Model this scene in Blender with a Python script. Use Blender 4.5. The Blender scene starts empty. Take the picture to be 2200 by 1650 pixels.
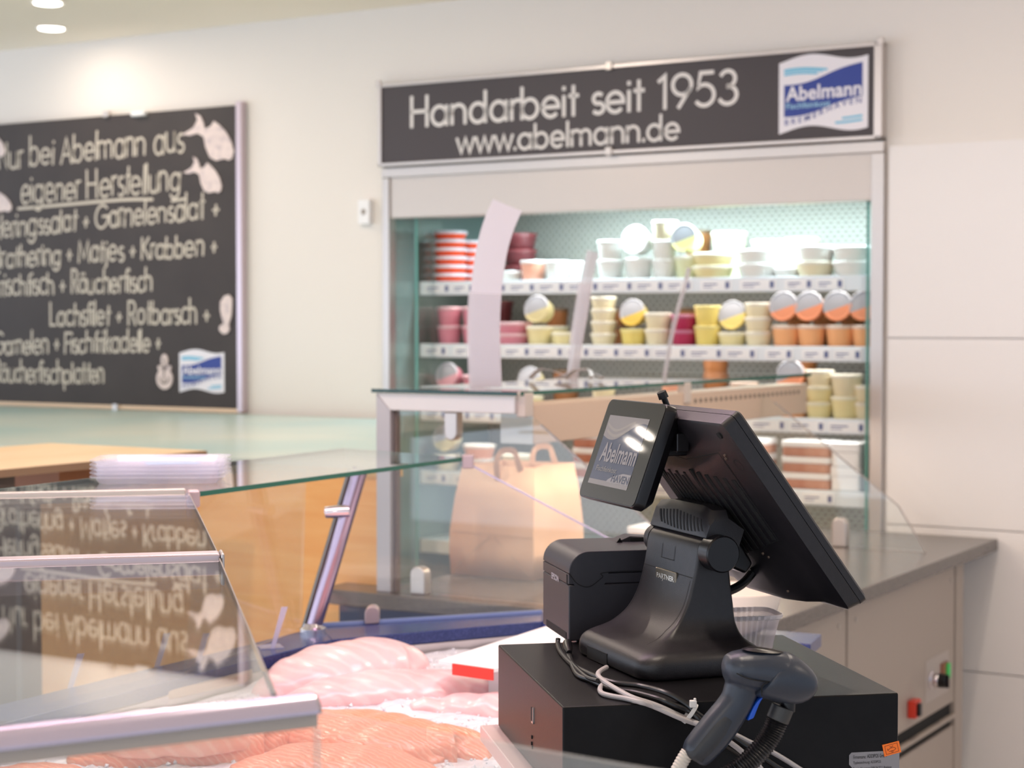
import bpy, bmesh, math, random
from math import sin, cos, tan, pi, radians, atan2, sqrt, hypot
from mathutils import Vector, Matrix, Quaternion

scn = bpy.context.scene
C = bpy.context.collection
random.seed(11)

# ------------------------------------------------------------------ camera, world, light, exposure
EYE = 1.60
FPX = 3800.0                      # focal length for a 2200 px wide frame
HORIZON = 697.0
PITCH = math.atan((825 - HORIZON) / FPX)
cam_d = bpy.data.cameras.new('camera')
cam = bpy.data.objects.new('camera', cam_d)
C.objects.link(cam)
cam.location = (0, 0, EYE)
cam.rotation_euler = (pi / 2 - PITCH, 0, 0)
cam_d.sensor_width = 36
cam_d.lens = FPX / 2200 * 36
cam_d.clip_start = 0.05
cam_d.clip_end = 100
cam_d.dof.use_dof = True
cam_d.dof.focus_distance = 2.13
cam_d.dof.aperture_fstop = 7.2
scn.camera = cam

wd = bpy.data.worlds.new('shop_air')
scn.world = wd
wd.use_nodes = True
wb = wd.node_tree.nodes['Background']
wb.inputs[0].default_value = (0.85, 0.96, 1.15, 1)
# the sales hall is brighter on the customers' side (left, behind) than on the staff side
wn = wd.node_tree
w_tc = wn.nodes.new('ShaderNodeTexCoord')
w_dot = wn.nodes.new('ShaderNodeVectorMath'); w_dot.operation = 'DOT_PRODUCT'
w_dot.inputs[1].default_value = Vector((-0.93, -0.32, -0.18)).normalized()
w_map = wn.nodes.new('ShaderNodeMapRange')
w_map.inputs['From Min'].default_value = -0.1
w_map.inputs['From Max'].default_value = 0.95
w_map.inputs['To Min'].default_value = 0.66
w_map.inputs['To Max'].default_value = 2.35
wn.links.new(w_tc.outputs['Generated'], w_dot.inputs[0])
wn.links.new(w_dot.outputs['Value'], w_map.inputs['Value'])
wn.links.new(w_map.outputs[0], wb.inputs[1])

scn.view_settings.view_transform = 'Standard'
scn.view_settings.look = 'None'
scn.view_settings.exposure = 0.07
scn.view_settings.gamma = 1
scn.view_settings.use_curve_mapping = False
scn.cycles.use_denoising = True
scn.cycles.max_bounces = 10
scn.cycles.transparent_max_bounces = 24
scn.cycles.transmission_bounces = 8
scn.cycles.glossy_bounces = 5
scn.cycles.diffuse_bounces = 4
scn.cycles.caustics_reflective = False
scn.cycles.caustics_refractive = False
scn.cycles.sample_clamp_indirect = 6


def area_light(name, loc, aim, size, power, col, shape='DISK', size_y=None, parent=None):
    d = bpy.data.lights.new(name, 'AREA')
    d.energy = power
    d.color = col
    d.shape = shape
    d.size = size
    if size_y:
        d.size_y = size_y
    o = bpy.data.objects.new(name, d)
    C.objects.link(o)
    o.location = loc
    o.rotation_euler = (Vector(aim) - Vector(loc)).to_track_quat('-Z', 'Y').to_euler()
    return o


# ------------------------------------------------------------------ frames
class Frame:
    def __init__(s, o, deg):
        s.o = Vector(o)
        s.deg = deg
        a = radians(deg)
        s.u = Vector((cos(a), sin(a), 0))
        s.v = Vector((-sin(a), cos(a), 0))

    def w(s, u, v, z):
        return s.o + s.u * u + s.v * v + Vector((0, 0, z))


WORLD = Frame((0, 0, 0), 0)
WALL = Frame((0, 0, 0), -31)            # v axis runs into the back wall
FRONT = Frame((0, 0, 0), 13)            # v axis runs along the near counter
DR = Frame((0.0568, 1.966, 1.172), 11)  # cash drawer, origin at the near corner of its top
POS = Frame((0.118, 2.2, 1.172), 20.5)  # till terminal
PR = Frame((0.076, 2.3543, 1.176), 13)   # receipt printer
WV = 5.31                               # the wall plane
CEIL = 2.75


def ray(px, py):
    x, z = (px - 1100) / FPX, -(py - 825) / FPX
    s, c = sin(PITCH), cos(PITCH)
    return Vector((x, c + z * s, -s + z * c))


def wall_u(px, v, py=700):
    r = ray(px, py)
    t = v / r.dot(WALL.v)
    return (r * t).dot(WALL.u)


# ------------------------------------------------------------------ colours and materials
def S(r, g, b):
    f = lambda c: (c / 255 / 12.92) if c / 255 <= 0.04045 else ((c / 255 + 0.055) / 1.055) ** 2.4
    return (f(r), f(g), f(b), 1)


MATS = {}


def mat(name, col, rough=0.5, metal=0.0, spec=0.5, bump=None, noise=None, coat=0.0, emit=None, sub=None, alpha=None):
    """bump = (scale, strength); noise = (scale, second colour, lo, hi)."""
    if name in MATS:
        return MATS[name]
    m = bpy.data.materials.new(name)
    m.use_nodes = True
    nt = m.node_tree
    b = nt.nodes['Principled BSDF']
    b.inputs['Base Color'].default_value = col
    b.inputs['Roughness'].default_value = rough
    b.inputs['Metallic'].default_value = metal
    b.inputs['Specular IOR Level'].default_value = spec
    if coat:
        b.inputs['Coat Weight'].default_value = coat
        b.inputs['Coat Roughness'].default_value = 0.08
    if emit:
        b.inputs['Emission Color'].default_value = emit[0]
        b.inputs['Emission Strength'].default_value = emit[1]
    if sub:
        b.inputs['Subsurface Weight'].default_value = sub[0]
        b.inputs['Subsurface Radius'].default_value = sub[1]
        b.inputs['Subsurface Scale'].default_value = 1.0
    if alpha is not None:
        b.inputs['Alpha'].default_value = alpha
    if bump or noise:
        tc = nt.nodes.new('ShaderNodeTexCoord')
    if noise:
        n = nt.nodes.new('ShaderNodeTexNoise')
        n.inputs['Scale'].default_value = noise[0]
        n.inputs['Detail'].default_value = 5
        nt.links.new(tc.outputs['Object'], n.inputs['Vector'])
        r = nt.nodes.new('ShaderNodeValToRGB')
        r.color_ramp.elements[0].position = noise[2]
        r.color_ramp.elements[1].position = noise[3]
        r.color_ramp.elements[0].color = col
        r.color_ramp.elements[1].color = noise[1]
        nt.links.new(n.outputs['Fac'], r.inputs['Fac'])
        nt.links.new(r.outputs['Color'], b.inputs['Base Color'])
    if bump:
        n = nt.nodes.new('ShaderNodeTexNoise')
        n.inputs['Scale'].default_value = bump[0]
        n.inputs['Detail'].default_value = 3
        nt.links.new(tc.outputs['Object'], n.inputs['Vector'])
        bp = nt.nodes.new('ShaderNodeBump')
        bp.inputs['Strength'].default_value = bump[1]
        bp.inputs['Distance'].default_value = 0.002
        nt.links.new(n.outputs['Fac'], bp.inputs['Height'])
        nt.links.new(bp.outputs['Normal'], b.inputs['Normal'])
    MATS[name] = m
    return m


def glass(name, tint=(0.97, 0.99, 0.98, 1), rough=0.0, veil=0.0, f0=0.04):
    """flat pane: see-through with a Schlick reflection, the same on both sides; veil = share of diffuse haze painted in for reflected light"""
    if name in MATS:
        return MATS[name]
    m = bpy.data.materials.new(name)
    m.use_nodes = True
    nt = m.node_tree
    for n in list(nt.nodes):
        nt.nodes.remove(n)
    N = nt.nodes.new
    out = N('ShaderNodeOutputMaterial')
    tr = N('ShaderNodeBsdfTransparent')
    tr.inputs[0].default_value = tint
    gl = N('ShaderNodeBsdfGlossy')
    gl.inputs['Roughness'].default_value = rough
    gl.inputs['Color'].default_value = (1, 1, 1, 1)
    lw = N('ShaderNodeLayerWeight')
    lw.inputs['Blend'].default_value = 0.5
    p = N('ShaderNodeMath'); p.operation = 'POWER'; p.inputs[1].default_value = 5
    nt.links.new(lw.outputs['Facing'], p.inputs[0])
    q = N('ShaderNodeMath'); q.operation = 'MULTIPLY_ADD'
    q.inputs[1].default_value = 1 - f0; q.inputs[2].default_value = f0
    nt.links.new(p.outputs[0], q.inputs[0])
    mx = N('ShaderNodeMixShader')
    nt.links.new(q.outputs[0], mx.inputs[0])
    nt.links.new(tr.outputs[0], mx.inputs[1])
    nt.links.new(gl.outputs[0], mx.inputs[2])
    last = mx
    if veil:
        df = N('ShaderNodeBsdfDiffuse')
        df.inputs[0].default_value = (0.8, 0.78, 0.76, 1)
        m2 = N('ShaderNodeMixShader')
        m2.inputs[0].default_value = veil
        nt.links.new(mx.outputs[0], m2.inputs[1])
        nt.links.new(df.outputs[0], m2.inputs[2])
        last = m2
    nt.links.new(last.outputs[0], out.inputs['Surface'])
    MATS[name] = m
    return m


def wood(name, c1, c2, scale=(1.2, 1.2, 14)):
    m = bpy.data.materials.new(name)
    m.use_nodes = True
    nt = m.node_tree
    b = nt.nodes['Principled BSDF']
    b.inputs['Roughness'].default_value = 0.45
    tc = nt.nodes.new('ShaderNodeTexCoord')
    mp = nt.nodes.new('ShaderNodeMapping')
    mp.inputs['Scale'].default_value = scale
    nt.links.new(tc.outputs['Object'], mp.inputs['Vector'])
    n = nt.nodes.new('ShaderNodeTexNoise')
    n.inputs['Scale'].default_value = 2.5
    n.inputs['Detail'].default_value = 6
    n.inputs['Distortion'].default_value = 0.6
    nt.links.new(mp.outputs[0], n.inputs['Vector'])
    r = nt.nodes.new('ShaderNodeValToRGB')
    r.color_ramp.elements[0].position = 0.3
    r.color_ramp.elements[0].color = c1
    r.color_ramp.elements[1].position = 0.72
    r.color_ramp.elements[1].color = c2
    nt.links.new(n.outputs['Fac'], r.inputs['Fac'])
    nt.links.new(r.outputs['Color'], b.inputs['Base Color'])
    MATS[name] = m
    return m


def flesh(name, c1, c2, scale, dist, rough=0.28):
    """fish flesh: soft bands of muscle with pale lines between"""
    m = bpy.data.materials.new(name)
    m.use_nodes = True
    nt = m.node_tree
    b = nt.nodes['Principled BSDF']
    b.inputs['Roughness'].default_value = rough
    b.inputs['Subsurface Weight'].default_value = 0.25
    b.inputs['Subsurface Radius'].default_value = (0.012, 0.004, 0.003)
    b.inputs['Subsurface Scale'].default_value = 1.0
    tc = nt.nodes.new('ShaderNodeTexCoord')
    wv = nt.nodes.new('ShaderNodeTexWave')
    wv.wave_type = 'BANDS'
    wv.bands_direction = 'DIAGONAL'
    wv.inputs['Scale'].default_value = scale
    wv.inputs['Distortion'].default_value = dist
    wv.inputs['Detail'].default_value = 2
    wv.inputs['Detail Scale'].default_value = 1.2
    nt.links.new(tc.outputs['Object'], wv.inputs['Vector'])
    r = nt.nodes.new('ShaderNodeValToRGB')
    r.color_ramp.elements[0].position = 0.05
    r.color_ramp.elements[0].color = c2
    r.color_ramp.elements[1].position = 0.4
    r.color_ramp.elements[1].color = c1
    nt.links.new(wv.outputs['Fac'], r.inputs['Fac'])
    nt.links.new(r.outputs['Color'], b.inputs['Base Color'])
    bp = nt.nodes.new('ShaderNodeBump')
    bp.inputs['Strength'].default_value = 0.22
    bp.inputs['Distance'].default_value = 0.003
    nt.links.new(wv.outputs['Fac'], bp.inputs['Height'])
    nt.links.new(bp.outputs['Normal'], b.inputs['Normal'])
    MATS[name] = m
    return m


wall_white = mat('painted_wall', S(236, 229, 222), 0.75, bump=(60, 0.05))
ceil_white = mat('ceiling_paint', S(254, 243, 226), 0.8, bump=(60, 0.05))
panel_white = mat('wall_panel', S(240, 235, 232), 0.35)
floor_tile = mat('floor_tile', S(216, 208, 198), 0.4, noise=(6, S(204, 196, 186), 0.3, 0.7))
seam_grey = mat('seam', S(190, 180, 172), 0.7)
chalk_black = mat('chalkboard', S(56, 48, 46), 0.62, noise=(5, S(64, 56, 53), 0.3, 0.7))
chalk = mat('chalk', S(208, 198, 184), 0.9)
sign_black = mat('sign_face', S(66, 58, 60), 0.5)
sign_white = mat('sign_lettering', S(232, 226, 222), 0.5)
alu = mat('aluminium', S(206, 198, 194), 0.32, 0.75)
steel = mat('brushed_steel', S(196, 188, 182), 0.34, 0.8, bump=(120, 0.04))
chrome = mat('chrome', S(226, 220, 226), 0.16, 1.0)
header_steel = mat('header_steel', S(200, 190, 182), 0.42, 0.55)
lilac_alu = mat('lilac_profile', S(208, 192, 200), 0.3, 0.5)
cooler_in = None
green_edge = mat('green_glass_edge', S(24, 92, 74), 0.2)
dark_edge = mat('dark_glass_edge', S(18, 62, 56), 0.2)
pale_edge = mat('pale_glass_edge', S(150, 190, 178), 0.2)
pane = glass('clear_glass')
plate_glass = glass('plate_glass', (0.975, 0.99, 0.982, 1), veil=0.008)
front_glass = glass('front_glass', (0.94, 0.96, 0.95, 1), veil=0.10)  # pale haze mixed in to imitate the hall mirrored in the pane
case_glass = glass('case_glass', (0.975, 0.99, 0.982, 1), veil=0.012)
rail_white = mat('price_rail', S(232, 238, 244), 0.4)
card_white = mat('price_card', S(246, 246, 248), 0.6)
card_ink = mat('price_print', S(96, 106, 150), 0.6)
stone_grey = mat('grey_stone', S(82, 76, 72), 0.24, noise=(220, S(104, 97, 92), 0.35, 0.7))
navy = mat('navy_stone', S(36, 50, 104), 0.25, noise=(260, S(60, 74, 138), 0.45, 0.75))
navy_body = mat('navy_body', S(30, 40, 78), 0.3)
beige_metal = mat('beige_cabinet', S(176, 163, 152), 0.5, 0.1, bump=(90, 0.03))
beige_light = mat('beige_housing', S(214, 200, 188), 0.5)
beech = wood('beech', S(242, 172, 92), S(250, 192, 116))
beech_pale = wood('beech_top', S(232, 200, 156), S(240, 214, 176), (6, 1, 1))
frost = mat('frosted_green_glass', S(176, 206, 204), 0.30, noise=(0.9, S(226, 226, 212), 0.35, 0.7))
kraft = mat('kraft_paper', S(232, 184, 148), 0.8, noise=(7, S(238, 196, 164), 0.3, 0.7), bump=(14, 0.25))
kraft_in = mat('kraft_inside', S(150, 110, 84), 0.85)
paper_pink = mat('till_paper', S(222, 216, 222), 0.7)
film = mat('clear_film', S(222, 216, 220), 0.25, alpha=0.55)
film_clear = mat('clear_sleeve', S(232, 224, 228), 0.2, alpha=0.4)
ice_m = mat('ice', S(240, 240, 244), 0.22, noise=(38, S(222, 224, 232), 0.3, 0.7), bump=(120, 0.7), sub=(0.2, (0.01, 0.01, 0.012)))
white_gloss = mat('white_enamel', S(244, 242, 242), 0.35)
red_edge = mat('red_strip', S(232, 62, 48), 0.5)
salmon = flesh('salmon_flesh', S(243, 156, 124), S(247, 176, 146), 42, 6)
salmon_pale = flesh('salmon_belly', S(244, 176, 150), S(247, 190, 166), 18, 3)
redfish = flesh('pink_flesh', S(243, 199, 201), S(246, 210, 211), 12, 4)
clear_plastic = mat('clear_plastic', S(232, 234, 246), 0.18, alpha=0.38, spec=0.8)
black_plastic = mat('black_plastic', S(25, 22, 26), 0.42, bump=(700, 0.10), noise=(90, S(32, 29, 33), 0.45, 0.8), spec=0.5)
black_smooth = mat('black_smooth', S(19, 17, 20), 0.3, spec=0.4)
black_deep = mat('black_recess', S(8, 8, 9), 0.8)
printer_grey = mat('printer_grey', S(46, 44, 50), 0.42, bump=(800, 0.06))
drawer_black = mat('black_powder_coat', S(15, 14, 16), 0.36, bump=(500, 0.08), noise=(12, S(24, 23, 25), 0.45, 0.8), spec=0.18)
cable_black = mat('black_cable', S(20, 19, 21), 0.35)
cable_grey = mat('grey_cable', S(176, 170, 170), 0.45)
tie_white = mat('tie_nylon', S(232, 230, 228), 0.4)
scan_grey = mat('scanner_grey', S(42, 49, 62), 0.38, bump=(600, 0.06))
scan_dark = mat('scanner_rubber', S(40, 43, 49), 0.55, bump=(300, 0.15))
trig_blue = mat('trigger_blue', S(20, 84, 200), 0.4)
screen_black = mat('screen_glass', S(14, 13, 13), 0.03, spec=0.6)
label_silver = mat('label_silver', S(138, 136, 140), 0.4, 0.2)
ink = mat('ink', S(40, 38, 40), 0.6)
orange_st = mat('orange_sticker', S(246, 118, 28), 0.5)
cream = mat('cream_bowl', S(238, 226, 212), 0.4)
# ------------------------------------------------------------------ mesh building
class MB:
    def __init__(s):
        s.v, s.f, s.mi = [], [], []

    def add(s, vs, fs, mi=0):
        k = len(s.v)
        s.v += [tuple(p) for p in vs]
        s.f += [tuple(i + k for i in f) for f in fs]
        s.mi += [mi] * len(fs)
        return s

    def box(s, x0, x1, y0, y1, z0, z1, mi=0):
        x0, x1 = min(x0, x1), max(x0, x1)
        y0, y1 = min(y0, y1), max(y0, y1)
        z0, z1 = min(z0, z1), max(z0, z1)
        return s.add([(x0, y0, z0), (x1, y0, z0), (x1, y1, z0), (x0, y1, z0), (x0, y0, z1), (x1, y0, z1), (x1, y1, z1), (x0, y1, z1)],
                     [(0, 3, 2, 1), (4, 5, 6, 7), (0, 1, 5, 4), (1, 2, 6, 5), (2, 3, 7, 6), (3, 0, 4, 7)], mi)

    def prism(s, poly, a, b, f=lambda x, y, h: (x, y, h), mi=0, side=None):
        """poly in 2d, extruded from a to b; f maps (x, y, h) to 3d"""
        n = len(poly)
        if sum(poly[i][0] * poly[(i + 1) % n][1] - poly[(i + 1) % n][0] * poly[i][1] for i in range(n)) < 0:
            poly = poly[::-1]
        k = len(s.v)
        s.v += [tuple(f(x, y, a)) for x, y in poly] + [tuple(f(x, y, b)) for x, y in poly]
        s.f += [tuple(k + i for i in range(n))[::-1], tuple(k + n + i for i in range(n))]
        s.mi += [mi, mi]
        for i in range(n):
            j = (i + 1) % n
            s.f.append((k + i, k + j, k + n + j, k + n + i))
            s.mi.append(mi if side is None else side)
        return s

    def loft(s, rings, cap=True, mi=0, closed=True):
        n = len(rings[0])
        k = len(s.v)
        for r in rings:
            s.v += [tuple(p) for p in r]
        for a in range(len(rings) - 1):
            for i in range(n if closed else n - 1):
                j = (i + 1) % n
                s.f.append((k + a * n + i, k + a * n + j, k + (a + 1) * n + j, k + (a + 1) * n + i))
                s.mi.append(mi)
        if cap and closed:
            s.f.append(tuple(k + i for i in range(n))[::-1])
            s.f.append(tuple(k + (len(rings) - 1) * n + i for i in range(n)))
            s.mi += [mi, mi]
        return s

    def tube(s, pts, r, n=10, mi=0, cap=True):
        pts = [Vector(p) for p in pts]
        rr = r if isinstance(r, (list, tuple)) else [r] * len(pts)
        t0 = (pts[1] - pts[0]).normalized()
        up = Vector((0, 0, 1)) if abs(t0.z) < 0.9 else Vector((1, 0, 0))
        nrm = t0.cross(up).normalized()
        rings = []
        for i, p in enumerate(pts):
            t = (pts[min(i + 1, len(pts) - 1)] - pts[max(i - 1, 0)]).normalized()
            nrm = (nrm - t * nrm.dot(t)).normalized()
            bn = t.cross(nrm)
            rings.append([p + (nrm * cos(2 * pi * q / n) + bn * sin(2 * pi * q / n)) * rr[i] for q in range(n)])
        return s.loft(rings, cap, mi)

    def lathe(s, prof, o=(0, 0, 0), n=24, mi=0, ax='z'):
        rings = []
        for r, h in prof:
            ring = []
            for i in range(n):
                a = 2 * pi * i / n
                p = (r * cos(a), r * sin(a), h)
                if ax == 'y':
                    p = (p[0], p[2], -p[1])
                if ax == 'x':
                    p = (p[2], p[0], p[1])
                ring.append((p[0] + o[0], p[1] + o[1], p[2] + o[2]))
            rings.append(ring)
        return s.loft(rings, True, mi)

    def ribbon(s, pts, w, f, mi=0):
        """flat stroke of width w along 2d pts; f maps (x, y) to 3d"""
        P = [Vector((p[0], p[1])) for p in pts]
        Q = [P[0]]
        for p in P[1:]:
            if (p - Q[-1]).length > 1e-6:
                Q.append(p)
        if len(Q) < 2:
            return s
        closed = (Q[0] - Q[-1]).length < 1e-5
        L, R = [], []
        n = len(Q)
        for i in range(n):
            a = Q[i - 1] if i else (Q[-2] if closed else None)
            b = Q[i + 1] if i < n - 1 else (Q[1] if closed else None)
            d1 = (Q[i] - a).normalized() if a is not None else None
            d2 = (b - Q[i]).normalized() if b is not None else None
            d1 = d1 or d2
            d2 = d2 or d1
            t = d1 + d2
            if t.length < 0.3:
                t = d1
            t.normalize()
            k = 1 / max(0.5, t.dot(d1))
            nn = Vector((-t.y, t.x)) * (w / 2 * k)
            ext = Vector((0, 0))
            if a is None:
                ext = -d2 * w * 0.3
            if b is None:
                ext = d1 * w * 0.3
            L.append(Q[i] + nn + ext)
            R.append(Q[i] - nn + ext)
        vs = [f(p.x, p.y) for p in L] + [f(p.x, p.y) for p in R]
        return s.add(vs, [(n + i, n + i + 1, i + 1, i) for i in range(n - 1)], mi)


def shade(me, ang=35):
    me.polygons.foreach_set('use_smooth', [True] * len(me.polygons))
    try:
        me.set_sharp_from_angle(angle=radians(ang))
    except Exception:
        pass


BASE = {}      # thing name -> (frame, base)


def obj(name, mb, mats, parent=None, frame=None, base=None, bevel=0, seg=2, sub=0, ang=35, remesh=0, smooth=0):
    """ONE mesh object. Its MB is in frame coordinates; under a parent, in the parent's frame."""
    if parent is not None:
        frame, base = BASE[parent.name]
    frame = frame or WORLD
    base = Vector(base or (0, 0, 0))
    me = bpy.data.meshes.new(name)
    me.from_pydata([tuple(Vector(p) - base) for p in mb.v], [], mb.f)
    if not isinstance(mats, (list, tuple)):
        mats = [mats]
    for m in mats:
        me.materials.append(m)
    if len(mats) > 1:
        me.polygons.foreach_set('material_index', mb.mi)
    me.update()
    bm = bmesh.new()
    bm.from_mesh(me)
    bmesh.ops.recalc_face_normals(bm, faces=bm.faces)
    bm.to_mesh(me)
    bm.free()
    shade(me, ang)
    o = bpy.data.objects.new(name, me)
    C.objects.link(o)
    if parent is not None:
        o.parent = parent
    else:
        o.location = frame.w(*base)
        o.rotation_euler = (0, 0, radians(frame.deg))
    BASE[o.name] = (frame, tuple(base))
    if remesh:
        r = o.modifiers.new('remesh', 'REMESH')
        r.mode = 'VOXEL'
        r.voxel_size = remesh
        r.use_smooth_shade = True
        if smooth:
            q = o.modifiers.new('smooth', 'SMOOTH')
            q.iterations = smooth
            q.factor = 0.5
    if bevel:
        b = o.modifiers.new('bevel', 'BEVEL')
        b.width = bevel
        b.segments = seg
        b.limit_method = 'ANGLE'
        b.angle_limit = radians(35)
        b.harden_normals = True
    if sub:
        q = o.modifiers.new('subsurf', 'SUBSURF')
        q.levels = sub
        q.render_levels = sub
    return o


def tag(o, label, cat, group=None, kind=None):
    o['label'] = label
    o['category'] = cat
    if group:
        o['group'] = group
    if kind:
        o['kind'] = kind
    return o


def thing(name, label, cat, frame, base, group=None):
    o = bpy.data.objects.new(name, None)
    C.objects.link(o)
    o.empty_display_size = 0.05
    o.location = frame.w(*base)
    o.rotation_euler = (0, 0, radians(frame.deg))
    BASE[o.name] = (frame, tuple(base))
    return tag(o, label, cat, group)


def structure(name, mb, mats, frame=None, **k):
    o = obj(name, mb, mats, None, frame, (0, 0, 0), **k)
    o['kind'] = 'structure'
    return o


def note(o, label):
    o['label'] = label
    return o


# ------------------------------------------------------------------ letters drawn with one line
def arc(cx, cy, rx, ry, a0, a1, n=14):
    return [(cx + rx * cos(radians(a0 + (a1 - a0) * i / n)), cy + ry * sin(radians(a0 + (a1 - a0) * i / n))) for i in range(n + 1)]


X = 0.62
XW = 0.57      # width of a round letter
R_ = 0.285
RY = 0.31
RING = arc(R_, RY, R_, RY, 0, 360, 22)
GL = {
    'a': ([RING, [(XW, X), (XW, 0)]], 0.78), 'b': ([[(0, 1), (0, 0)], RING], 0.76), 'c': ([arc(R_, RY, R_, RY, 48, 312, 18)], 0.66),
    'd': ([RING, [(XW, 1), (XW, 0)]], 0.78), 'e': ([[(0, RY), (XW, RY)] + arc(R_, RY, R_, RY, 0, 312, 20)[1:]], 0.76),
    'f': ([arc(0.3, 0.78, 0.16, 0.2, 80, 180, 7) + [(0.14, 0)], [(0, X), (0.3, X)]], 0.42),
    'g': ([RING, [(XW, X), (XW, 0)] + arc(R_, -0.02, R_, 0.28, 0, -150, 10)], 0.8), 'h': ([[(0, 1), (0, 0)], [(0, 0.3)] + arc(0.25, 0.37, 0.25, 0.25, 180, 0, 10) + [(0.5, 0)]], 0.68),
    'i': ([[(0, X), (0, 0)], [(0, 0.84), (0, 0.9)]], 0.2), 'j': ([[(0.12, X), (0.12, -0.1)] + arc(0, -0.12, 0.12, 0.14, 0, -100, 5), [(0.12, 0.84), (0.12, 0.9)]], 0.32),
    'k': ([[(0, 1), (0, 0)], [(0.4, X), (0, 0.24)], [(0.13, 0.36), (0.44, 0)]], 0.58), 'l': ([[(0, 1), (0, 0)]], 0.2),
    'm': ([[(0, X), (0, 0)], [(0, 0.34)] + arc(0.21, 0.41, 0.21, 0.21, 180, 0, 9) + [(0.42, 0)], [(0.42, 0.34)] + arc(0.63, 0.41, 0.21, 0.21, 180, 0, 9) + [(0.84, 0)]], 1.04),
    'n': ([[(0, X), (0, 0)], [(0, 0.3)] + arc(0.25, 0.37, 0.25, 0.25, 180, 0, 10) + [(0.5, 0)]], 0.7), 'o': ([RING], 0.78),
    'p': ([[(0, X), (0, -0.34)], RING], 0.76), 'r': ([[(0, X), (0, 0)], [(0, 0.36)] + arc(0.22, 0.38, 0.22, 0.24, 180, 70, 7)], 0.38),
    's': ([arc(0.2, 0.46, 0.17, 0.16, 50, 250, 10) + arc(0.2, 0.16, 0.19, 0.16, 80, -140, 11)], 0.5), 't': ([[(0.14, 0.92), (0.14, 0)], [(0, X), (0.3, X)]], 0.4),
    'u': ([[(0, X), (0, 0.25)] + arc(0.25, 0.25, 0.25, 0.25, 180, 360, 10) + [(0.5, X)], [(0.5, X), (0.5, 0)]], 0.7),
    'w': ([[(0, X), (0.21, 0), (0.42, X), (0.63, 0), (0.84, X)]], 0.94), 'ä': ([RING, [(XW, X), (XW, 0)], [(0.18, 0.8), (0.18, 0.87)], [(0.42, 0.8), (0.42, 0.87)]], 0.78),
    'H': ([[(0, 1), (0, 0)], [(0.6, 1), (0.6, 0)], [(0, 0.5), (0.6, 0.5)]], 0.8), 'N': ([[(0, 0), (0, 1), (0.6, 0), (0.6, 1)]], 0.8),
    'A': ([[(0, 0), (0.36, 1), (0.72, 0)], [(0.13, 0.34), (0.59, 0.34)]], 0.84), 'G': ([arc(0.46, 0.5, 0.46, 0.5, 45, 360, 20) + [(0.5, 0.5)]], 1.06),
    'B': ([[(0, 0), (0, 1)] + arc(0.26, 0.76, 0.22, 0.24, 90, -90, 9) + [(0, 0.52)], arc(0.28, 0.26, 0.26, 0.26, 90, -90, 9) + [(0, 0)]], 0.68),
    'M': ([[(0, 0), (0.08, 1), (0.42, 0.2), (0.76, 1), (0.84, 0)]], 1.0), 'K': ([[(0, 1), (0, 0)], [(0.5, 1), (0, 0.42)], [(0.14, 0.56), (0.56, 0)]], 0.7),
    'F': ([[(0.5, 1), (0, 1), (0, 0)], [(0, 0.52), (0.42, 0.52)]], 0.62), 'R': ([[(0, 0), (0, 1)] + arc(0.26, 0.74, 0.24, 0.26, 90, -90, 9) + [(0, 0.48)], [(0.24, 0.48), (0.52, 0)]], 0.68),
    'L': ([[(0, 1), (0, 0), (0.46, 0)]], 0.58), '+': ([[(0, 0.34), (0.36, 0.34)], [(0.18, 0.54), (0.18, 0.12)]], 0.5), '.': ([[(0.02, 0), (0.02, 0.07)]], 0.2),
    '1': ([[(0, 0.84), (0.2, 1), (0.2, 0)]], 0.46), '9': ([arc(0.31, 0.69, 0.31, 0.31, 0, 360, 22), [(0.58, 0.56), (0.2, 0)]], 0.76),
    '5': ([[(0.56, 1), (0.16, 1), (0.08, 0.56)] + arc(0.28, 0.32, 0.32, 0.32, 125, -140, 16)], 0.76), '3': ([arc(0.28, 0.76, 0.24, 0.24, 150, -90, 12), arc(0.28, 0.27, 0.29, 0.27, 90, -150, 13)], 0.74), ' ': ([], 0.42),
}


def strokes(txt, jit=0.0, rnd=None):
    """-> (polylines, total width) with cap height 1"""
    out, x = [], 0.0
    for ch in txt:
        pl, adv = GL[ch]
        kx = ky = 1.0
        dx = dy = 0.0
        sl = 0.0
        if jit:
            kx, ky = 1 + rnd.uniform(-jit, jit), 1 + rnd.uniform(-jit, jit)
            dy = rnd.uniform(-jit, jit) * 0.35
            sl = rnd.uniform(-jit, jit) * 0.6 + 0.05
        for p in pl:
            out.append([(x + a * kx + b * sl, b * ky + dy) for a, b in p])
        x += adv * kx
    return out, x - 0.12


def write(mb, txt, x0, x1, ya, yb, cap, w, f, jit=0.0, seed=1, mi=0):
    """write txt from x0 to x1, baseline ya to yb, cap height cap, stroke width w"""
    pl, tw = strokes(txt, jit, random.Random(seed))
    k = (x1 - x0) / tw
    for p in pl:
        mb.ribbon([(x0 + a * k, ya + (yb - ya) * (a / tw) + b * cap) for a, b in p], w, f, mi)
    return mb


FONT = {}


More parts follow.
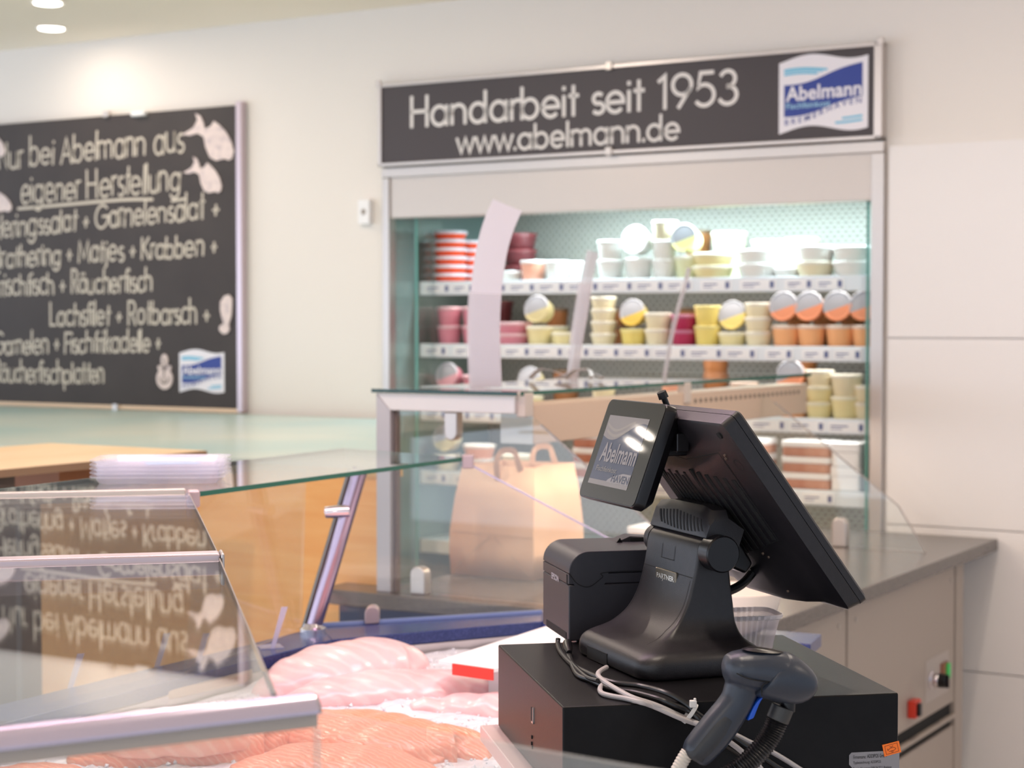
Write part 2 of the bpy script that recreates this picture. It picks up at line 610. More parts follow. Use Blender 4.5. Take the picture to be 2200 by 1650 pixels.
def type_text(mb, txt, x0, y0, w, h, f, mi=0, fat=0.0):
    """printed letters: the built-in font fitted into the box x0..x0+w, y0..y0+h"""
    cu = bpy.data.curves.new('print', 'FONT')
    cu.body = txt
    cu.offset = fat
    cu.resolution_u = 3
    o = bpy.data.objects.new('print', cu)
    C.objects.link(o)
    dg = bpy.context.evaluated_depsgraph_get()
    me = bpy.data.meshes.new_from_object(o.evaluated_get(dg))
    xs = [v.co.x for v in me.vertices]
    ys = [v.co.y for v in me.vertices]
    ax, ay = min(xs), min(ys)
    kx, ky = w / (max(xs) - ax), h / (max(ys) - ay)
    mb.add([f(x0 + (v.co.x - ax) * kx, y0 + (v.co.y - ay) * ky) for v in me.vertices], [tuple(p.vertices) for p in me.polygons], mi)
    bpy.data.objects.remove(o)
    bpy.data.meshes.remove(me)
    bpy.data.curves.remove(cu)
    return mb


def rrect(x0, x1, y0, y1, r, n=4):
    out = []
    for cx, cy, a in ((x1 - r, y1 - r, 0), (x0 + r, y1 - r, 90), (x0 + r, y0 + r, 180), (x1 - r, y0 + r, 270)):
        out += [(cx + r * cos(radians(a + 90 * i / n)), cy + r * sin(radians(a + 90 * i / n))) for i in range(n + 1)]
    return out


def spline(pts, n=6):
    """smooth line through pts (Catmull-Rom)"""
    P = [Vector(p) for p in pts]
    out = []
    for i in range(len(P) - 1):
        a, b, c, d = P[max(i - 1, 0)], P[i], P[i + 1], P[min(i + 2, len(P) - 1)]
        for k in range(n):
            t = k / n
            out.append(0.5 * ((2 * b) + (c - a) * t + (2 * a - 5 * b + 4 * c - d) * t * t + (3 * b - a - 3 * c + d) * t ** 3))
    out.append(P[-1])
    return out
# ------------------------------------------------------------------ the room
structure('floor', MB().box(-9, 4, -5, WV + 0.15, -0.1, 0), floor_tile, WALL)
structure('ceiling', MB().box(-9, 4, -5, WV + 0.15, CEIL, CEIL + 0.1), ceil_white, WALL)
CU0, CU1, CTOP = -3.73, -1.838, 2.172      # the cooler's opening in the wall
structure('wall_back', MB().box(-9, CU0, WV, WV + 0.15, 0, CEIL).box(CU0, CU1, WV, WV + 0.15, CTOP, CEIL).box(CU1, 4, WV, WV + 0.15, 0, CEIL), wall_white, WALL)
# white wall panels beside the cooler, with open seams between them
for k, (z0, z1) in enumerate(((0.0, 0.544), (0.548, 0.978), (0.982, 1.556), (1.560, 2.150))):
    structure('trim_%d' % (k + 1), MB().box(CU1 + 0.012, 4, WV - 0.012, WV, z0, z1), panel_white, WALL, bevel=0.001)

# ------------------------------------------------------------------ ceiling lights
lamp_em = mat('lamp_glow', (1, 0.93, 0.82, 1), 0.4, emit=((1, 0.9, 0.76, 1), 9))
WARM = (1.0, 0.85, 0.71)


def downlight(u, v, label, power=10, r=0.044):
    t = thing('ceiling_downlight', label, 'ceiling light', WALL, (u, v, CEIL), 'recessed ceiling downlights')
    obj('ring', MB().lathe([(r + 0.006, -0.001), (r + 0.014, -0.004), (r + 0.014, 0.0), (r + 0.006, 0.0)], (u, v, CEIL), 28), white_gloss, t)
    obj('lamp_disc', MB().lathe([(r + 0.004, -0.0005), (r + 0.003, -0.006), (r * 0.6, -0.009)], (u, v, CEIL), 28), lamp_em, t)
    p = WALL.w(u, v, CEIL - 0.012)
    area_light('downlight_beam', p, p - Vector((0, 0, 1)), 0.075, power, WARM)
    return t


downlight(-5.09, 5.0, 'round white downlight in the ceiling above the chalkboard, next to the wall', 1.6)
downlight(-4.70, 4.60, 'round white downlight in the ceiling, the one cut by the picture edge', 4)
downlight(-6.38, 3.62, 'round ceiling downlight mirrored in the customer display, upper of the two spots', 0.8)
downlight(-6.68, 3.72, 'round ceiling downlight mirrored in the customer display, lower of the two spots', 0.8)
for u, v, l in ((-3.4, 3.9, 'round ceiling downlight over the glass case'), (-1.2, 3.9, 'round ceiling downlight over the steel worktop'), (-2.8, 2.2, 'round ceiling downlight over the wooden table'),
                (-1.0, 1.9, 'round ceiling downlight over the fish counter'), (0.9, 2.6, 'round ceiling downlight beyond the white wall panels'), (-0.6, -0.4, 'round ceiling downlight over the aisle')):
    downlight(u, v, l, 11)

# the pinkish lamp above the fish counter
t = thing('counter_lamp', 'pinkish tube lamp hanging over the fish counter', 'lamp', WORLD, (-0.30, 2.75, 2.24))
obj('lamp_body', MB().box(-1.0, 0.4, 2.69, 2.81, 2.24, 2.30), alu, t, bevel=0.006)
obj('tube', MB().tube([(-0.95, 2.75, 2.232), (0.35, 2.75, 2.232)], 0.013), mat('pink_tube', (1, 0.8, 0.85, 1), 0.4, emit=((1, 0.72, 0.80, 1), 6)), t)
for x in (-0.8, 0.2):
    obj('suspension_wire', MB().tube([(x, 2.75, 2.30), (x, 2.75, CEIL)], 0.003, 6), alu, t)
area_light('counter_lamp_light', (-0.3, 2.75, 2.215), (-0.3, 2.75, 0), 1.25, 10, (1.0, 0.70, 0.88), 'RECTANGLE', 0.05)


def onv(px, py, v, frame=WALL):
    r = ray(px, py)
    o = frame.o - Vector((0, 0, EYE))
    q = r * ((v + o.dot(frame.v)) / r.dot(frame.v)) - o
    return (q.dot(frame.u), v, q.z)


def onu(px, py, u, frame=WALL):
    r = ray(px, py)
    o = frame.o - Vector((0, 0, EYE))
    q = r * ((u + o.dot(frame.u)) / r.dot(frame.u)) - o
    return (u, q.dot(frame.v), q.z)


def onz(px, py, z, frame=WORLD):
    r = ray(px, py)
    q = r * ((z - EYE) / r.z) + Vector((0, 0, EYE)) - frame.o
    return (q.dot(frame.u), q.dot(frame.v), q.z)
# ------------------------------------------------------------------ emblem with waves (sign, chalkboard sticker)
emb_white = mat('emblem_white', S(236, 232, 238), 0.45)
emb_blue = mat('emblem_blue', S(40, 62, 146), 0.45)
emb_cyan = mat('emblem_cyan', S(84, 186, 220), 0.45)
emb_pale = mat('emblem_pale', S(160, 206, 230), 0.45)
EMB = [emb_white, emb_blue, emb_cyan, emb_pale]


def wave_y(x, a=0.055):
    return a * sin(x * 2 * pi - 0.25)


def emblem(mb, f, x0, y0, w, h):
    """f(x, y, layer) -> 3d. White wavy flag, blue band, cyan lines, three words."""
    g = lambda a, b, k: f(x0 + a * w, y0 + b * h, k)
    top = lambda a: 0.94 - 0.05 * sin(a * 2 * pi * 0.98 + 2.6) * (1.0) + 0.03 * a
    bot = lambda a: 0.06 - 0.05 * sin(a * 2 * pi * 0.98 + 2.6) + 0.03 * a
    N = 28
    xs = [i / N for i in range(N + 1)]

    def band(lo, hi, xa, xb, mi, k):
        q = [xa + (xb - xa) * i / N for i in range(N + 1)]
        vs = [g(a, lo(a), k) for a in q] + [g(a, hi(a), k) for a in q]
        mb.add(vs, [(i, i + 1, N + 2 + i, N + 1 + i) for i in range(N)], mi)
    pts = [(a, bot(a)) for a in xs] + [(a, top(a)) for a in xs[::-1]]
    vs = [g(a, b, 0.2) for a, b in pts] + [g(a, b, 1) for a, b in pts]
    n = len(pts)
    mb.add(vs, [tuple(range(n, 2 * n))] + [(i, (i + 1) % n, n + (i + 1) % n, n + i) for i in range(n)], 0)
    S1 = lambda a: 0.5 + 0.5 * math.tanh((a - 0.5) * 3.6)
    hi = lambda a: 0.635 + 0.235 * S1(a) - 0.03 * sin(a * pi)
    lo = lambda a: 0.24 + 0.22 * S1(a) - 0.03 * sin(a * pi)
    band(lo, hi, 0.06, 0.94, 1, 2)
    for d in (0.0, 0.055):
        band(lambda a: 0.80 - d + 0.02 * sin(a * 7), lambda a: 0.825 - d + 0.02 * sin(a * 7), 0.06, 0.55 - d * 2, 2, 2)
        band(lambda a: 0.14 + d * 0.9 + 0.015 * sin(a * 7), lambda a: 0.165 + d * 0.9 + 0.015 * sin(a * 7), 0.64 + d * 1.4, 0.94, 2, 2)
    band(lambda a: 0.775 + 0.02 * sin(a * 7), lambda a: 0.80 + 0.02 * sin(a * 7), 0.06, 0.5, 3, 1.8)
    type_text(mb, 'Abelmann', x0 + 0.08 * w, y0 + 0.43 * h, 0.85 * w, 0.185 * h, lambda x, y: f(x, y + 0.02 * (x - x0), 3), 0, 0.022)
    type_text(mb, 'Fischfeinkost', x0 + 0.085 * w, y0 + 0.335 * h, 0.5 * w, 0.075 * h, lambda x, y: f(x, y + 0.02 * (x - x0), 3), 3, 0.01)
    type_text(mb, 'B R E M E R H A V E N', x0 + 0.07 * w, y0 + 0.13 * h, 0.86 * w, 0.07 * h, lambda x, y: f(x, y + h * 0.24 * S1((x - x0) / w), 3), 1, 0.006)
    return mb


# ------------------------------------------------------------------ sign above the cooler
sv = WV - 0.04
t = thing('shop_sign', 'wide dark sign with white lettering and blue wave emblem above the wall cooler', 'sign', WALL, (-2.79, WV, 2.17))
obj('panel', MB().box(-3.716, -1.864, sv, WV - 0.012, 2.183, 2.456), sign_black, t)
fr = MB()
fr.box(-3.73, -1.838, sv - 0.006, WV, 2.456, 2.468).box(-3.73, -1.838, sv - 0.006, WV, 2.171, 2.183)
fr.box(-3.73, -3.716, sv - 0.006, WV, 2.171, 2.468).box(-1.864, -1.838, sv - 0.006, WV, 2.171, 2.468)
obj('frame', fr, alu, t, bevel=0.002)
for u in (-2.785,):
    for z in (2.462, 2.178):
        obj('clip_or_glint', MB().box(u - 0.012, u + 0.012, sv - 0.012, sv, z - 0.012, z + 0.016), steel, t, bevel=0.002)
for u in (-3.727, -1.845):
    obj('corner_clip', MB().box(u - 0.008, u + 0.012, sv - 0.012, sv, 2.458, 2.482), alu, t, bevel=0.002)
fs = lambda x, y: (x, sv - 0.001, y)
obj('lettering', write(write(MB(), 'Handarbeit seit 1953', -3.585, -2.318, 2.307, 2.311, 0.106, 0.0132, fs), 'www.abelmann.de', -3.392, -2.523, 2.2035, 2.208, 0.082, 0.0105, fs), sign_white, t)
obj('emblem', emblem(MB(), lambda x, y, k: (x, sv - 0.0006 * k, y), -2.178, 2.194, 0.294, 0.254), EMB, t)

# ------------------------------------------------------------------ chalkboard
bv = WV - 0.03
BR = -4.402
t = thing('chalkboard', 'large black chalkboard with handwritten fish list and fish stickers on the white wall', 'chalkboard', WALL, (-5.7, WV, 1.27))
obj('board', MB().box(-7.0, BR, bv, WV - 0.006, 1.275, 2.438), chalk_black, t)
obj('edge_profile', MB().box(BR, BR + 0.026, bv - 0.006, WV - 0.002, 1.262, 2.452), lilac_alu, t, bevel=0.003)
obj('bottom_profile', MB().box(-7.0, BR + 0.02, bv - 0.004, WV - 0.002, 1.259, 1.275), mat('cream_profile', S(236, 206, 176), 0.4), t, bevel=0.002)
for px, z in ((235, 2.444), (250, 1.268)):
    u = wall_u(px, bv)
    obj('clip_or_glint', MB().box(u - 0.014, u + 0.014, bv - 0.014, bv + 0.01, z - 0.012, z + 0.012), alu, t, bevel=0.002)
u = wall_u(305, bv)
obj('clip_or_glint', MB().box(u - 0.036, u + 0.036, bv - 0.02, bv + 0.01, 2.424, 2.444), white_gloss, t, bevel=0.006)  # white block added to imitate a bright oval of light, holds nothing
fb = lambda x, y: (x, bv - 0.001, y)
ww = 0.0098
LINES = [('Nur bei Abelmann aus', -5.685, -4.668, 2.252, 2.276, 0.112), ('eigener Herstellung', -5.555, -4.683, 2.104, 2.126, 0.112), ('Heringssalat + Garnelensalat +', -5.722, -4.492, 1.962, 2.014, 0.098),
         ('Brathering + Matjes + Krabben +', -5.722, -4.505, 1.838, 1.869, 0.092), ('Frischfisch + Räucherfisch', -5.722, -4.836, 1.722, 1.732, 0.092), ('Lachsfilet + Rotbarsch +', -5.394, -4.54, 1.596, 1.606, 0.09),
         ('Garnelen + Fischfrikadelle +', -5.722, -4.796, 1.474, 1.496, 0.088), ('Räucherfischplatten', -5.722, -5.098, 1.358, 1.362, 0.088)]
for k, (tx, a, b, ya, yb, cap) in enumerate(LINES):
    obj('chalk_lettering', write(MB(), tx, a, b, ya, yb, cap, ww, fb, 0.10, 7 + k), chalk, t)
obj('chalk_underline', MB().ribbon(spline([(-5.575, 2.082), (-5.3, 2.090), (-5.0, 2.098), (-4.83, 2.094)], 4), 0.012, fb).ribbon([(-4.73, 2.084), (-4.66, 2.090)], 0.011, fb), chalk, t)
sticker = mat('fish_sticker', S(230, 212, 206), 0.55, noise=(34, S(196, 180, 182), 0.45, 0.75))
FISH = [(0.0, 0.60), (0.12, 0.66), (0.22, 0.72), (0.30, 0.86), (0.26, 1.0), (0.36, 0.94), (0.42, 0.80), (0.44, 0.68), (0.56, 0.72), (0.62, 0.82), (0.72, 0.74), (0.84, 0.60), (0.94, 0.42), (1.0, 0.20),
        (0.97, 0.06), (0.90, 0.02), (0.82, 0.06), (0.66, 0.03), (0.54, 0.10), (0.46, 0.30), (0.42, 0.52), (0.30, 0.60), (0.14, 0.56)]


def sticker_mesh(poly, x0, x1, z0, z1):
    return MB().prism([(x0 + a * (x1 - x0), z0 + b * (z1 - z0)) for a, b in poly], 0, 0.004, lambda x, y, h: (x, bv - h, y))


for px0, px1, py0, py1 in ((393, 503, 353, 237), (395, 477, 420, 333), (-60, 26, 460, 398), (-90, 12, 345, 263)):
    a, b = onv(px0, py0, bv), onv(px1, py1, bv)
    obj('fish_sticker', sticker_mesh(FISH, a[0], b[0], a[2], b[2]), sticker, t)
SHRIMP = [(0.3, 0.0), (0.0, 0.1), (0.02, 0.2), (0.35, 0.28), (0.2, 0.42), (0.08, 0.62), (0.1, 0.82), (0.4, 0.97), (0.75, 1.0), (1.0, 0.9), (0.98, 0.7), (0.92, 0.45), (0.72, 0.25), (0.8, 0.12), (0.62, 0.02)]
a, b = onv(472, 718, bv), onv(500, 633, bv)
obj('prawn_sticker', sticker_mesh(SHRIMP, a[0], b[0], a[2], b[2]), sticker, t)
a, b = onv(331, 836, bv), onv(378, 765, bv)
cx, cz, rr = (a[0] + b[0]) / 2, a[2] + 0.042, 0.042
an = MB().prism([(cx + rr * cos(q * pi / 12), cz + rr * sin(q * pi / 12)) for q in range(24)], 0, 0.004, lambda x, y, h: (x, bv - h, y))
an.prism([(cx + 0.018 * cos(q * pi / 8), cz + 0.072 + 0.026 * sin(q * pi / 8)) for q in range(16)], 0, 0.004, lambda x, y, h: (x, bv - h, y))
an.box(cx - 0.034, cx + 0.034, bv - 0.004, bv, cz + 0.034, cz + 0.052)
ao = obj('anchor_sticker', an, sticker, t)
ak = MB().ribbon(arc(cx, cz + 0.008, 0.024, 0.026, 190, 350), 0.006, lambda x, y: (x, bv - 0.005, y)).ribbon([(cx, cz - 0.016), (cx, cz + 0.08)], 0.006, lambda x, y: (x, bv - 0.005, y)).ribbon([(cx - 0.016, cz + 0.044), (cx + 0.016, cz + 0.044)], 0.005, lambda x, y: (x, bv - 0.005, y))
obj('anchor_drawing', ak, mat('anchor_ink', S(120, 106, 100), 0.6), ao)
a, b = onv(386, 846, bv), onv(482, 751, bv)
obj('emblem_sticker', emblem(MB(), lambda x, y, k: (x, bv - 0.0012 * k, y), a[0], a[2], b[0] - a[0], b[2] - a[2]), EMB, t)

u, _, z = onv(791, 456, WV)
t = thing('wall_switch', 'small white switch box on the wall beside the cooler', 'switch', WALL, (u, WV, z))
obj('box', MB().box(u - 0.026, u + 0.026, WV - 0.03, WV, z - 0.045, z + 0.045), white_gloss, t, bevel=0.004)
obj('button', MB().lathe([(0.012, 0), (0.012, 0.006), (0.009, 0.008)], (u, WV - 0.03, z), 14, ax='y'), seam_grey, t)

# ------------------------------------------------------------------ wall cooler
perf = bpy.data.materials.new('perforated_back')
perf.use_nodes = True
nt = perf.node_tree
b = nt.nodes['Principled BSDF']
b.inputs['Roughness'].default_value = 0.4
tc = nt.nodes.new('ShaderNodeTexCoord')
mp = nt.nodes.new('ShaderNodeMapping')
mp.inputs['Rotation'].default_value = (pi / 2, 0, 0)
br = nt.nodes.new('ShaderNodeTexBrick')
br.inputs['Color1'].default_value = S(136, 126, 114)
br.inputs['Color2'].default_value = S(148, 136, 122)
br.inputs['Mortar'].default_value = S(188, 184, 174)
br.inputs['Scale'].default_value = 1
br.inputs['Brick Width'].default_value = 0.028
br.inputs['Row Height'].default_value = 0.016
br.inputs['Mortar Size'].default_value = 0.004
nt.links.new(tc.outputs['Object'], mp.inputs[0])
nt.links.new(mp.outputs[0], br.inputs['Vector'])
nt.links.new(br.outputs['Color'], b.inputs['Base Color'])
liner = mat('cooler_liner', S(196, 206, 206), 0.35, 0.2)
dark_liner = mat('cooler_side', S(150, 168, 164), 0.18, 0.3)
CB = 5.98
t = thing('wall_cooler', 'tall lit wall cooler with glass sides and four visible shelves of deli tubs', 'refrigerator', WALL, (-2.79, WV, 0.0))
obj('back_wall', MB().box(-3.72, -1.85, CB, CB + 0.02, 0.1, 2.17), perf, t)
obj('liner', MB().box(-3.728, -3.70, WV + 0.02, CB, 0.02, 2.17).box(-1.868, -1.84, WV + 0.02, CB, 0.02, 2.17).box(-3.70, -1.868, WV + 0.02, CB, 0.02, 0.4).box(-3.70, -1.868, WV + 0.10, CB, 2.09, 2.17), dark_liner, t)
obj('header_panel', MB().box(-3.70, -1.880, WV - 0.012, WV + 0.06, 1.985, 2.135), header_steel, t, bevel=0.003)
obj('top_rail', MB().box(-3.73, -1.838, WV - 0.024, WV + 0.02, 2.132, 2.168), steel, t, bevel=0.003)
obj('side_post', MB().box(-3.73, -3.700, WV - 0.02, WV + 0.03, 0.02, 2.132), steel, t, bevel=0.003)
obj('side_post', MB().box(-1.880, -1.838, WV - 0.02, WV + 0.03, 0.02, 2.132), steel, t, bevel=0.003)
led = mat('cooler_led', (0.8, 0.97, 1, 1), 0.4, emit=((0.72, 0.94, 1, 1), 7))
obj('canopy', MB().box(-3.68, -1.90, WV + 0.06, WV + 0.34, 2.016, 2.05), liner, t)
obj('light_strip', MB().box(-3.1, -1.92, WV + 0.20, WV + 0.245, 2.004, 2.016), led, t)
for u in (-3.612, -1.905):
    sg = obj('side_glass', MB().box(u - 0.003, u + 0.003, WV + 0.03, WV + 0.20, 0.42, 1.985), pane, t)
    obj('glass_edge', MB().box(u - 0.004, u + 0.004, WV + 0.024, WV + 0.03, 0.42, 1.985), mat('cooler_glass_edge', S(90, 150, 138), 0.25), sg)
SHELF_Z = [1.757, 1.527, 1.292, 1.056, 0.80]
SV = 5.475
for k, z in enumerate(SHELF_Z):
    s = obj('shelf', MB().box(-3.68, -1.90, SV, CB - 0.05, z - 0.018, z), liner, t)
    obj('price_rail', MB().box(-3.681, -1.925, SV - 0.014, SV, z - 0.049, z + 0.002), rail_white, s, bevel=0.003)
    rnd = random.Random(k)
    x = -3.66
    while x < -2.05 and k < 4:
        w = rnd.choice((0.10, 0.115, 0.13))
        c = obj('price_card', MB().box(x, x + w, SV - 0.017, SV - 0.0135, z - 0.042, z - 0.008), card_white, s)
        if True:
            ikm = MB().box(x + w - 0.022, x + w - 0.008, SV - 0.0178, SV - 0.0168, z - 0.036, z - 0.014).box(x + 0.012, x + w * 0.55, SV - 0.0178, SV - 0.0168, z - 0.024, z - 0.020).box(x + 0.012, x + w * 0.4, SV - 0.0178, SV - 0.0168, z - 0.033, z - 0.030)
            c.data.materials.append(card_ink)
            n0, n1 = len(c.data.vertices), len(ikm.v)
            bm = bmesh.new()
            bm.from_mesh(c.data)
            bb = Vector(BASE[t.name][1])
            vv = [bm.verts.new(Vector(p) - bb) for p in ikm.v]
            for f in ikm.f:
                q = bm.faces.new([vv[i] for i in f])
                q.material_index = 1
            bm.to_mesh(c.data)
            bm.free()
        x += w + rnd.choice((0.004, 0.006, 0.03))
p = WALL.w(-2.55, WV + 0.20, 1.998)
COOL = (0.72, 0.93, 1.0)
area_light('cooler_light_top', p, WALL.w(-2.55, WV + 0.36, 1.3), 1.5, 19, COOL, 'RECTANGLE', 0.04).rotation_euler.rotate_axis('Z', 0)
for z in SHELF_Z[:4]:
    q = WALL.w(-2.79, SV + 0.03, z - 0.021)
    l = area_light('shelf_light', q, WALL.w(-2.79, SV + 0.10, z - 0.4), 1.6, 2.3, (1.0, 0.97, 0.91), 'RECTANGLE', 0.02)
for l in [o for o in C.objects if o.type == 'LIGHT' and o.name.startswith(('cooler_light', 'shelf_light'))]:
    d = (WALL.v * 0.25 - Vector((0, 0, 1))).normalized()
    z = -d
    xx = WALL.u
    yy = z.cross(xx)
    l.rotation_euler = Matrix((xx, yy, z)).transposed().to_euler()

# ------------------------------------------------------------------ deli tubs
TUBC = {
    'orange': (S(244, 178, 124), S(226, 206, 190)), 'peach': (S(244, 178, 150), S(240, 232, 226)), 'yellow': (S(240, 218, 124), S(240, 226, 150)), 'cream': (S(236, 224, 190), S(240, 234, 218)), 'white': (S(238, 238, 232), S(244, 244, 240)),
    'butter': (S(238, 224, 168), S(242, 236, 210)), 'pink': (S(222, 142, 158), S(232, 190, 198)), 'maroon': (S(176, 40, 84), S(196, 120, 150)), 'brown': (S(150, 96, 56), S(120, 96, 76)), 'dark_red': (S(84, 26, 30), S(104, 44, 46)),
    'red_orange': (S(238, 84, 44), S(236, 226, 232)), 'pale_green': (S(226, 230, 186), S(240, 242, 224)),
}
LIDC = {'orange': S(238, 150, 108), 'yellow': S(226, 190, 80), 'cream': S(214, 200, 150), 'white': S(246, 246, 246), 'pink': S(226, 170, 180), 'peach': S(236, 160, 130), 'butter': S(228, 206, 120), 'lemon': S(240, 236, 160)}


def lid_face(col):
    key = 'lid_print_' + col
    if key in MATS:
        return MATS[key]
    m = mat(key, LIDC[col], 0.4)
    nt = m.node_tree
    b = nt.nodes['Principled BSDF']
    tc = nt.nodes.new('ShaderNodeTexCoord')
    sp = nt.nodes.new('ShaderNodeSeparateXYZ')
    nt.links.new(tc.outputs['Object'], sp.inputs[0])
    w = nt.nodes.new('ShaderNodeMath'); w.operation = 'MULTIPLY_ADD'; w.inputs[1].default_value = -0.35
    nt.links.new(sp.outputs['X'], w.inputs[0])
    nt.links.new(sp.outputs['Y'], w.inputs[2])
    g = nt.nodes.new('ShaderNodeMath'); g.operation = 'GREATER_THAN'; g.inputs[1].default_value = -0.008
    nt.links.new(w.outputs[0], g.inputs[0])
    mx = nt.nodes.new('ShaderNodeMix'); mx.data_type = 'RGBA'
    nt.links.new(g.outputs[0], mx.inputs['Factor'])
    mx.inputs['A'].default_value = LIDC[col]
    mx.inputs['B'].default_value = S(172, 172, 178) if col != 'white' else S(246, 246, 246)
    nt.links.new(mx.outputs['Result'], b.inputs['Base Color'])
    return m


TUBM = {}


def tub_meshes(r, h, col, lid=None):
    key = (r, h, col, lid)
    if key not in TUBM:
        bo = MB().lathe([(r * 0.80, 0), (r * 0.83, 0.002), (r * 0.97, h - 0.012), (r * 0.97, h - 0.006)], n=22)
        li = MB().lathe([(r, h - 0.012), (r * 1.03, h - 0.010), (r * 1.03, h - 0.003), (r * 0.97, h), (r * 0.86, h - 0.001), (r * 0.84, h - 0.002)], n=22)
        lm = lid_face(lid) if lid else mat('tub_lid_' + col, TUBC[col][1], 0.4)
        a = obj('deli_tub', bo, mat('tub_' + col, TUBC[col][0], 0.4))
        b = obj('lid', li, lm)
        TUBM[key] = (a.data, b.data)
        for o in (a, b):
            bpy.data.objects.remove(o)
    return TUBM[key]


def tub(u, v, z, r, h, col, label, group, facing=None, tilt=78):
    a, b = tub_meshes(r, h, col, facing)
    o = bpy.data.objects.new('deli_tub', a)
    C.objects.link(o)
    l = bpy.data.objects.new('lid', b)
    C.objects.link(l)
    l.parent = o
    if facing:
        o.location = WALL.w(u, v, z)
        o.rotation_euler = (radians(tilt), 0, radians(-31))
    else:
        o.location = WALL.w(u, v, z)
        o.rotation_euler = (0, 0, radians(-31 + random.uniform(-8, 8)))
    return tag(o, label, 'deli tub', group)


SNAME = ['top', 'second', 'third', 'fourth']
LEV = {1: [''], 2: ['lower ', 'upper '], 3: ['lowest ', 'middle ', 'topmost '], 4: ['lowest ', 'second-lowest ', 'second-highest ', 'topmost ']}


def column(px, shelf, kinds, phrase, r=0.043, h=0.074, v=None, face=None, dv=0.0):
    """a stack: kinds = colours from the bottom up; face = lid colour of a tub lying on top with its lid to the shop"""
    v = (SV + 0.055 if v is None else v) + dv
    u = wall_u(px, v)
    z = SHELF_Z[shelf] + 0.001
    g = 'deli tubs on the %s cooler shelf' % SNAME[shelf]
    n = len(kinds)
    names = LEV.get(n) or ['%s ' % q for q in ('lowest', 'second-lowest', 'third-lowest', 'third-highest', 'second-highest', 'topmost')][:n]
    for k, c in enumerate(kinds):
        tub(u, v, z, r, h, c, '%s%s, %s cooler shelf' % (names[k], phrase, SNAME[shelf]), g)
        z += h + 0.0005
    if face:
        c = kinds[-1]
        tub(u, v + 0.035, z + r * 1.03, r, h, c, 'tub turned lid-outward above the %s, %s cooler shelf' % (phrase.split(' with ')[0].split(' under ')[0], SNAME[shelf]), g, face, 80)


# top shelf
column(968, 0, ['red_orange'] * 6, 'flat tub of the red and white striped stack', 0.062, 0.031)
column(1013, 0, ['red_orange'] * 5, 'flat tub of the half-hidden red striped stack', 0.055, 0.031, dv=0.12)
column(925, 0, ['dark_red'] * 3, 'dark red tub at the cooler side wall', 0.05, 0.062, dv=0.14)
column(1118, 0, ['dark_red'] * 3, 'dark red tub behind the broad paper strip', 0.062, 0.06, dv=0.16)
column(1096, 0, ['white'], 'low white tub next to the broad paper strip', 0.042, 0.036)
column(1146, 0, ['peach'], 'single peach tub in front', 0.047, 0.072)
column(1196, 0, ['white'], 'single white tub beside the peach one', 0.043, 0.07)
column(1232, 0, ['white'], 'single white tub beside the narrow curled strip', 0.04, 0.068, dv=0.05)
column(1312, 0, ['white', 'white'], 'white tub of the pair beside the narrow curled strip', 0.047, 0.068)
column(1372, 0, ['white'], 'white tub under the largest round lid', 0.05, 0.072, face='white')
column(1428, 0, ['white', 'white', 'cream'], 'white tub of the tall stack amid two round lids', 0.044, 0.066)
column(1478, 0, ['pale_green'], 'pale tub behind the thin clear strip', 0.048, 0.076, face='lemon')
column(1532, 0, ['butter', 'butter'], 'flat wide butter-yellow tub, front pair', 0.072, 0.042)
column(1566, 0, ['pale_green', 'pale_green'], 'pale green tub of the rear pair', 0.062, 0.082, dv=0.16)
column(1630, 0, ['white', 'white'], 'flat wide white tub next to the lemon lid', 0.074, 0.046)
column(1690, 0, ['white'], 'small white tub under the tilted lemon lid', 0.046, 0.03, face='lemon', dv=-0.004)
column(1655, 0, ['white', 'white'], 'broad white tub in the rear pair', 0.066, 0.066, dv=0.17)
column(1752, 0, ['cream', 'white'], 'flat wide white tub with yellow side', 0.066, 0.05)
column(1722, 0, ['butter', 'butter'], 'butter-yellow tub in the rear pair', 0.06, 0.068, dv=0.17)
column(1836, 0, ['white', 'white'], 'flat wide white tub at the cooler end', 0.074, 0.048)
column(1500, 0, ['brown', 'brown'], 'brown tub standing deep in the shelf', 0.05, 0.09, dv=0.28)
# second shelf
column(966, 1, ['pink', 'pink'], 'pink tub of the pair nearest the cooler side wall', 0.047, 0.068)
column(1020, 1, ['pink', 'pink'], 'pink tub of the pair behind the broad paper strip', 0.047, 0.068)
column(1104, 1, ['pink', 'pink'], 'flat wide pink tub', 0.066, 0.040)
column(1160, 1, ['butter'], 'butter-yellow tub with a cream round lid above', 0.049, 0.066, face='cream')
column(1196, 1, ['butter', 'brown'], 'tub standing deep behind the small yellow one', 0.045, 0.066, dv=0.2)
column(1210, 1, ['butter'], 'small low butter-yellow tub', 0.042, 0.044)
column(1297, 1, ['cream'] * 4, 'cream tub of the four-high stack', 0.045, 0.042)
column(1362, 1, ['yellow'], 'bright yellow tub with the yellow round lid above', 0.047, 0.056, face='yellow')
column(1414, 1, ['cream', 'cream'], 'cream tub of the pair beside the bright yellow lid', 0.047, 0.056)
column(1470, 1, ['maroon', 'maroon'], 'crimson tub with white label', 0.046, 0.053)
column(1521, 1, ['yellow', 'yellow'], 'yellow tub of the tall pair beside the crimson pair', 0.047, 0.068)
column(1574, 1, ['butter'], 'pale yellow tub with the yellow patterned lid above', 0.049, 0.046, face='butter')
column(1630, 1, ['cream'] * 3, 'cream tub of the three-high stack beside the orange tubs', 0.046, 0.048)
ORD = ['first', 'second', 'third', 'last']
for k, px in enumerate((1690, 1744, 1806, 1862)):
    column(px, 1, ['orange'], '%s orange tub of the orange row' % ORD[k], 0.049, 0.070, face='orange')
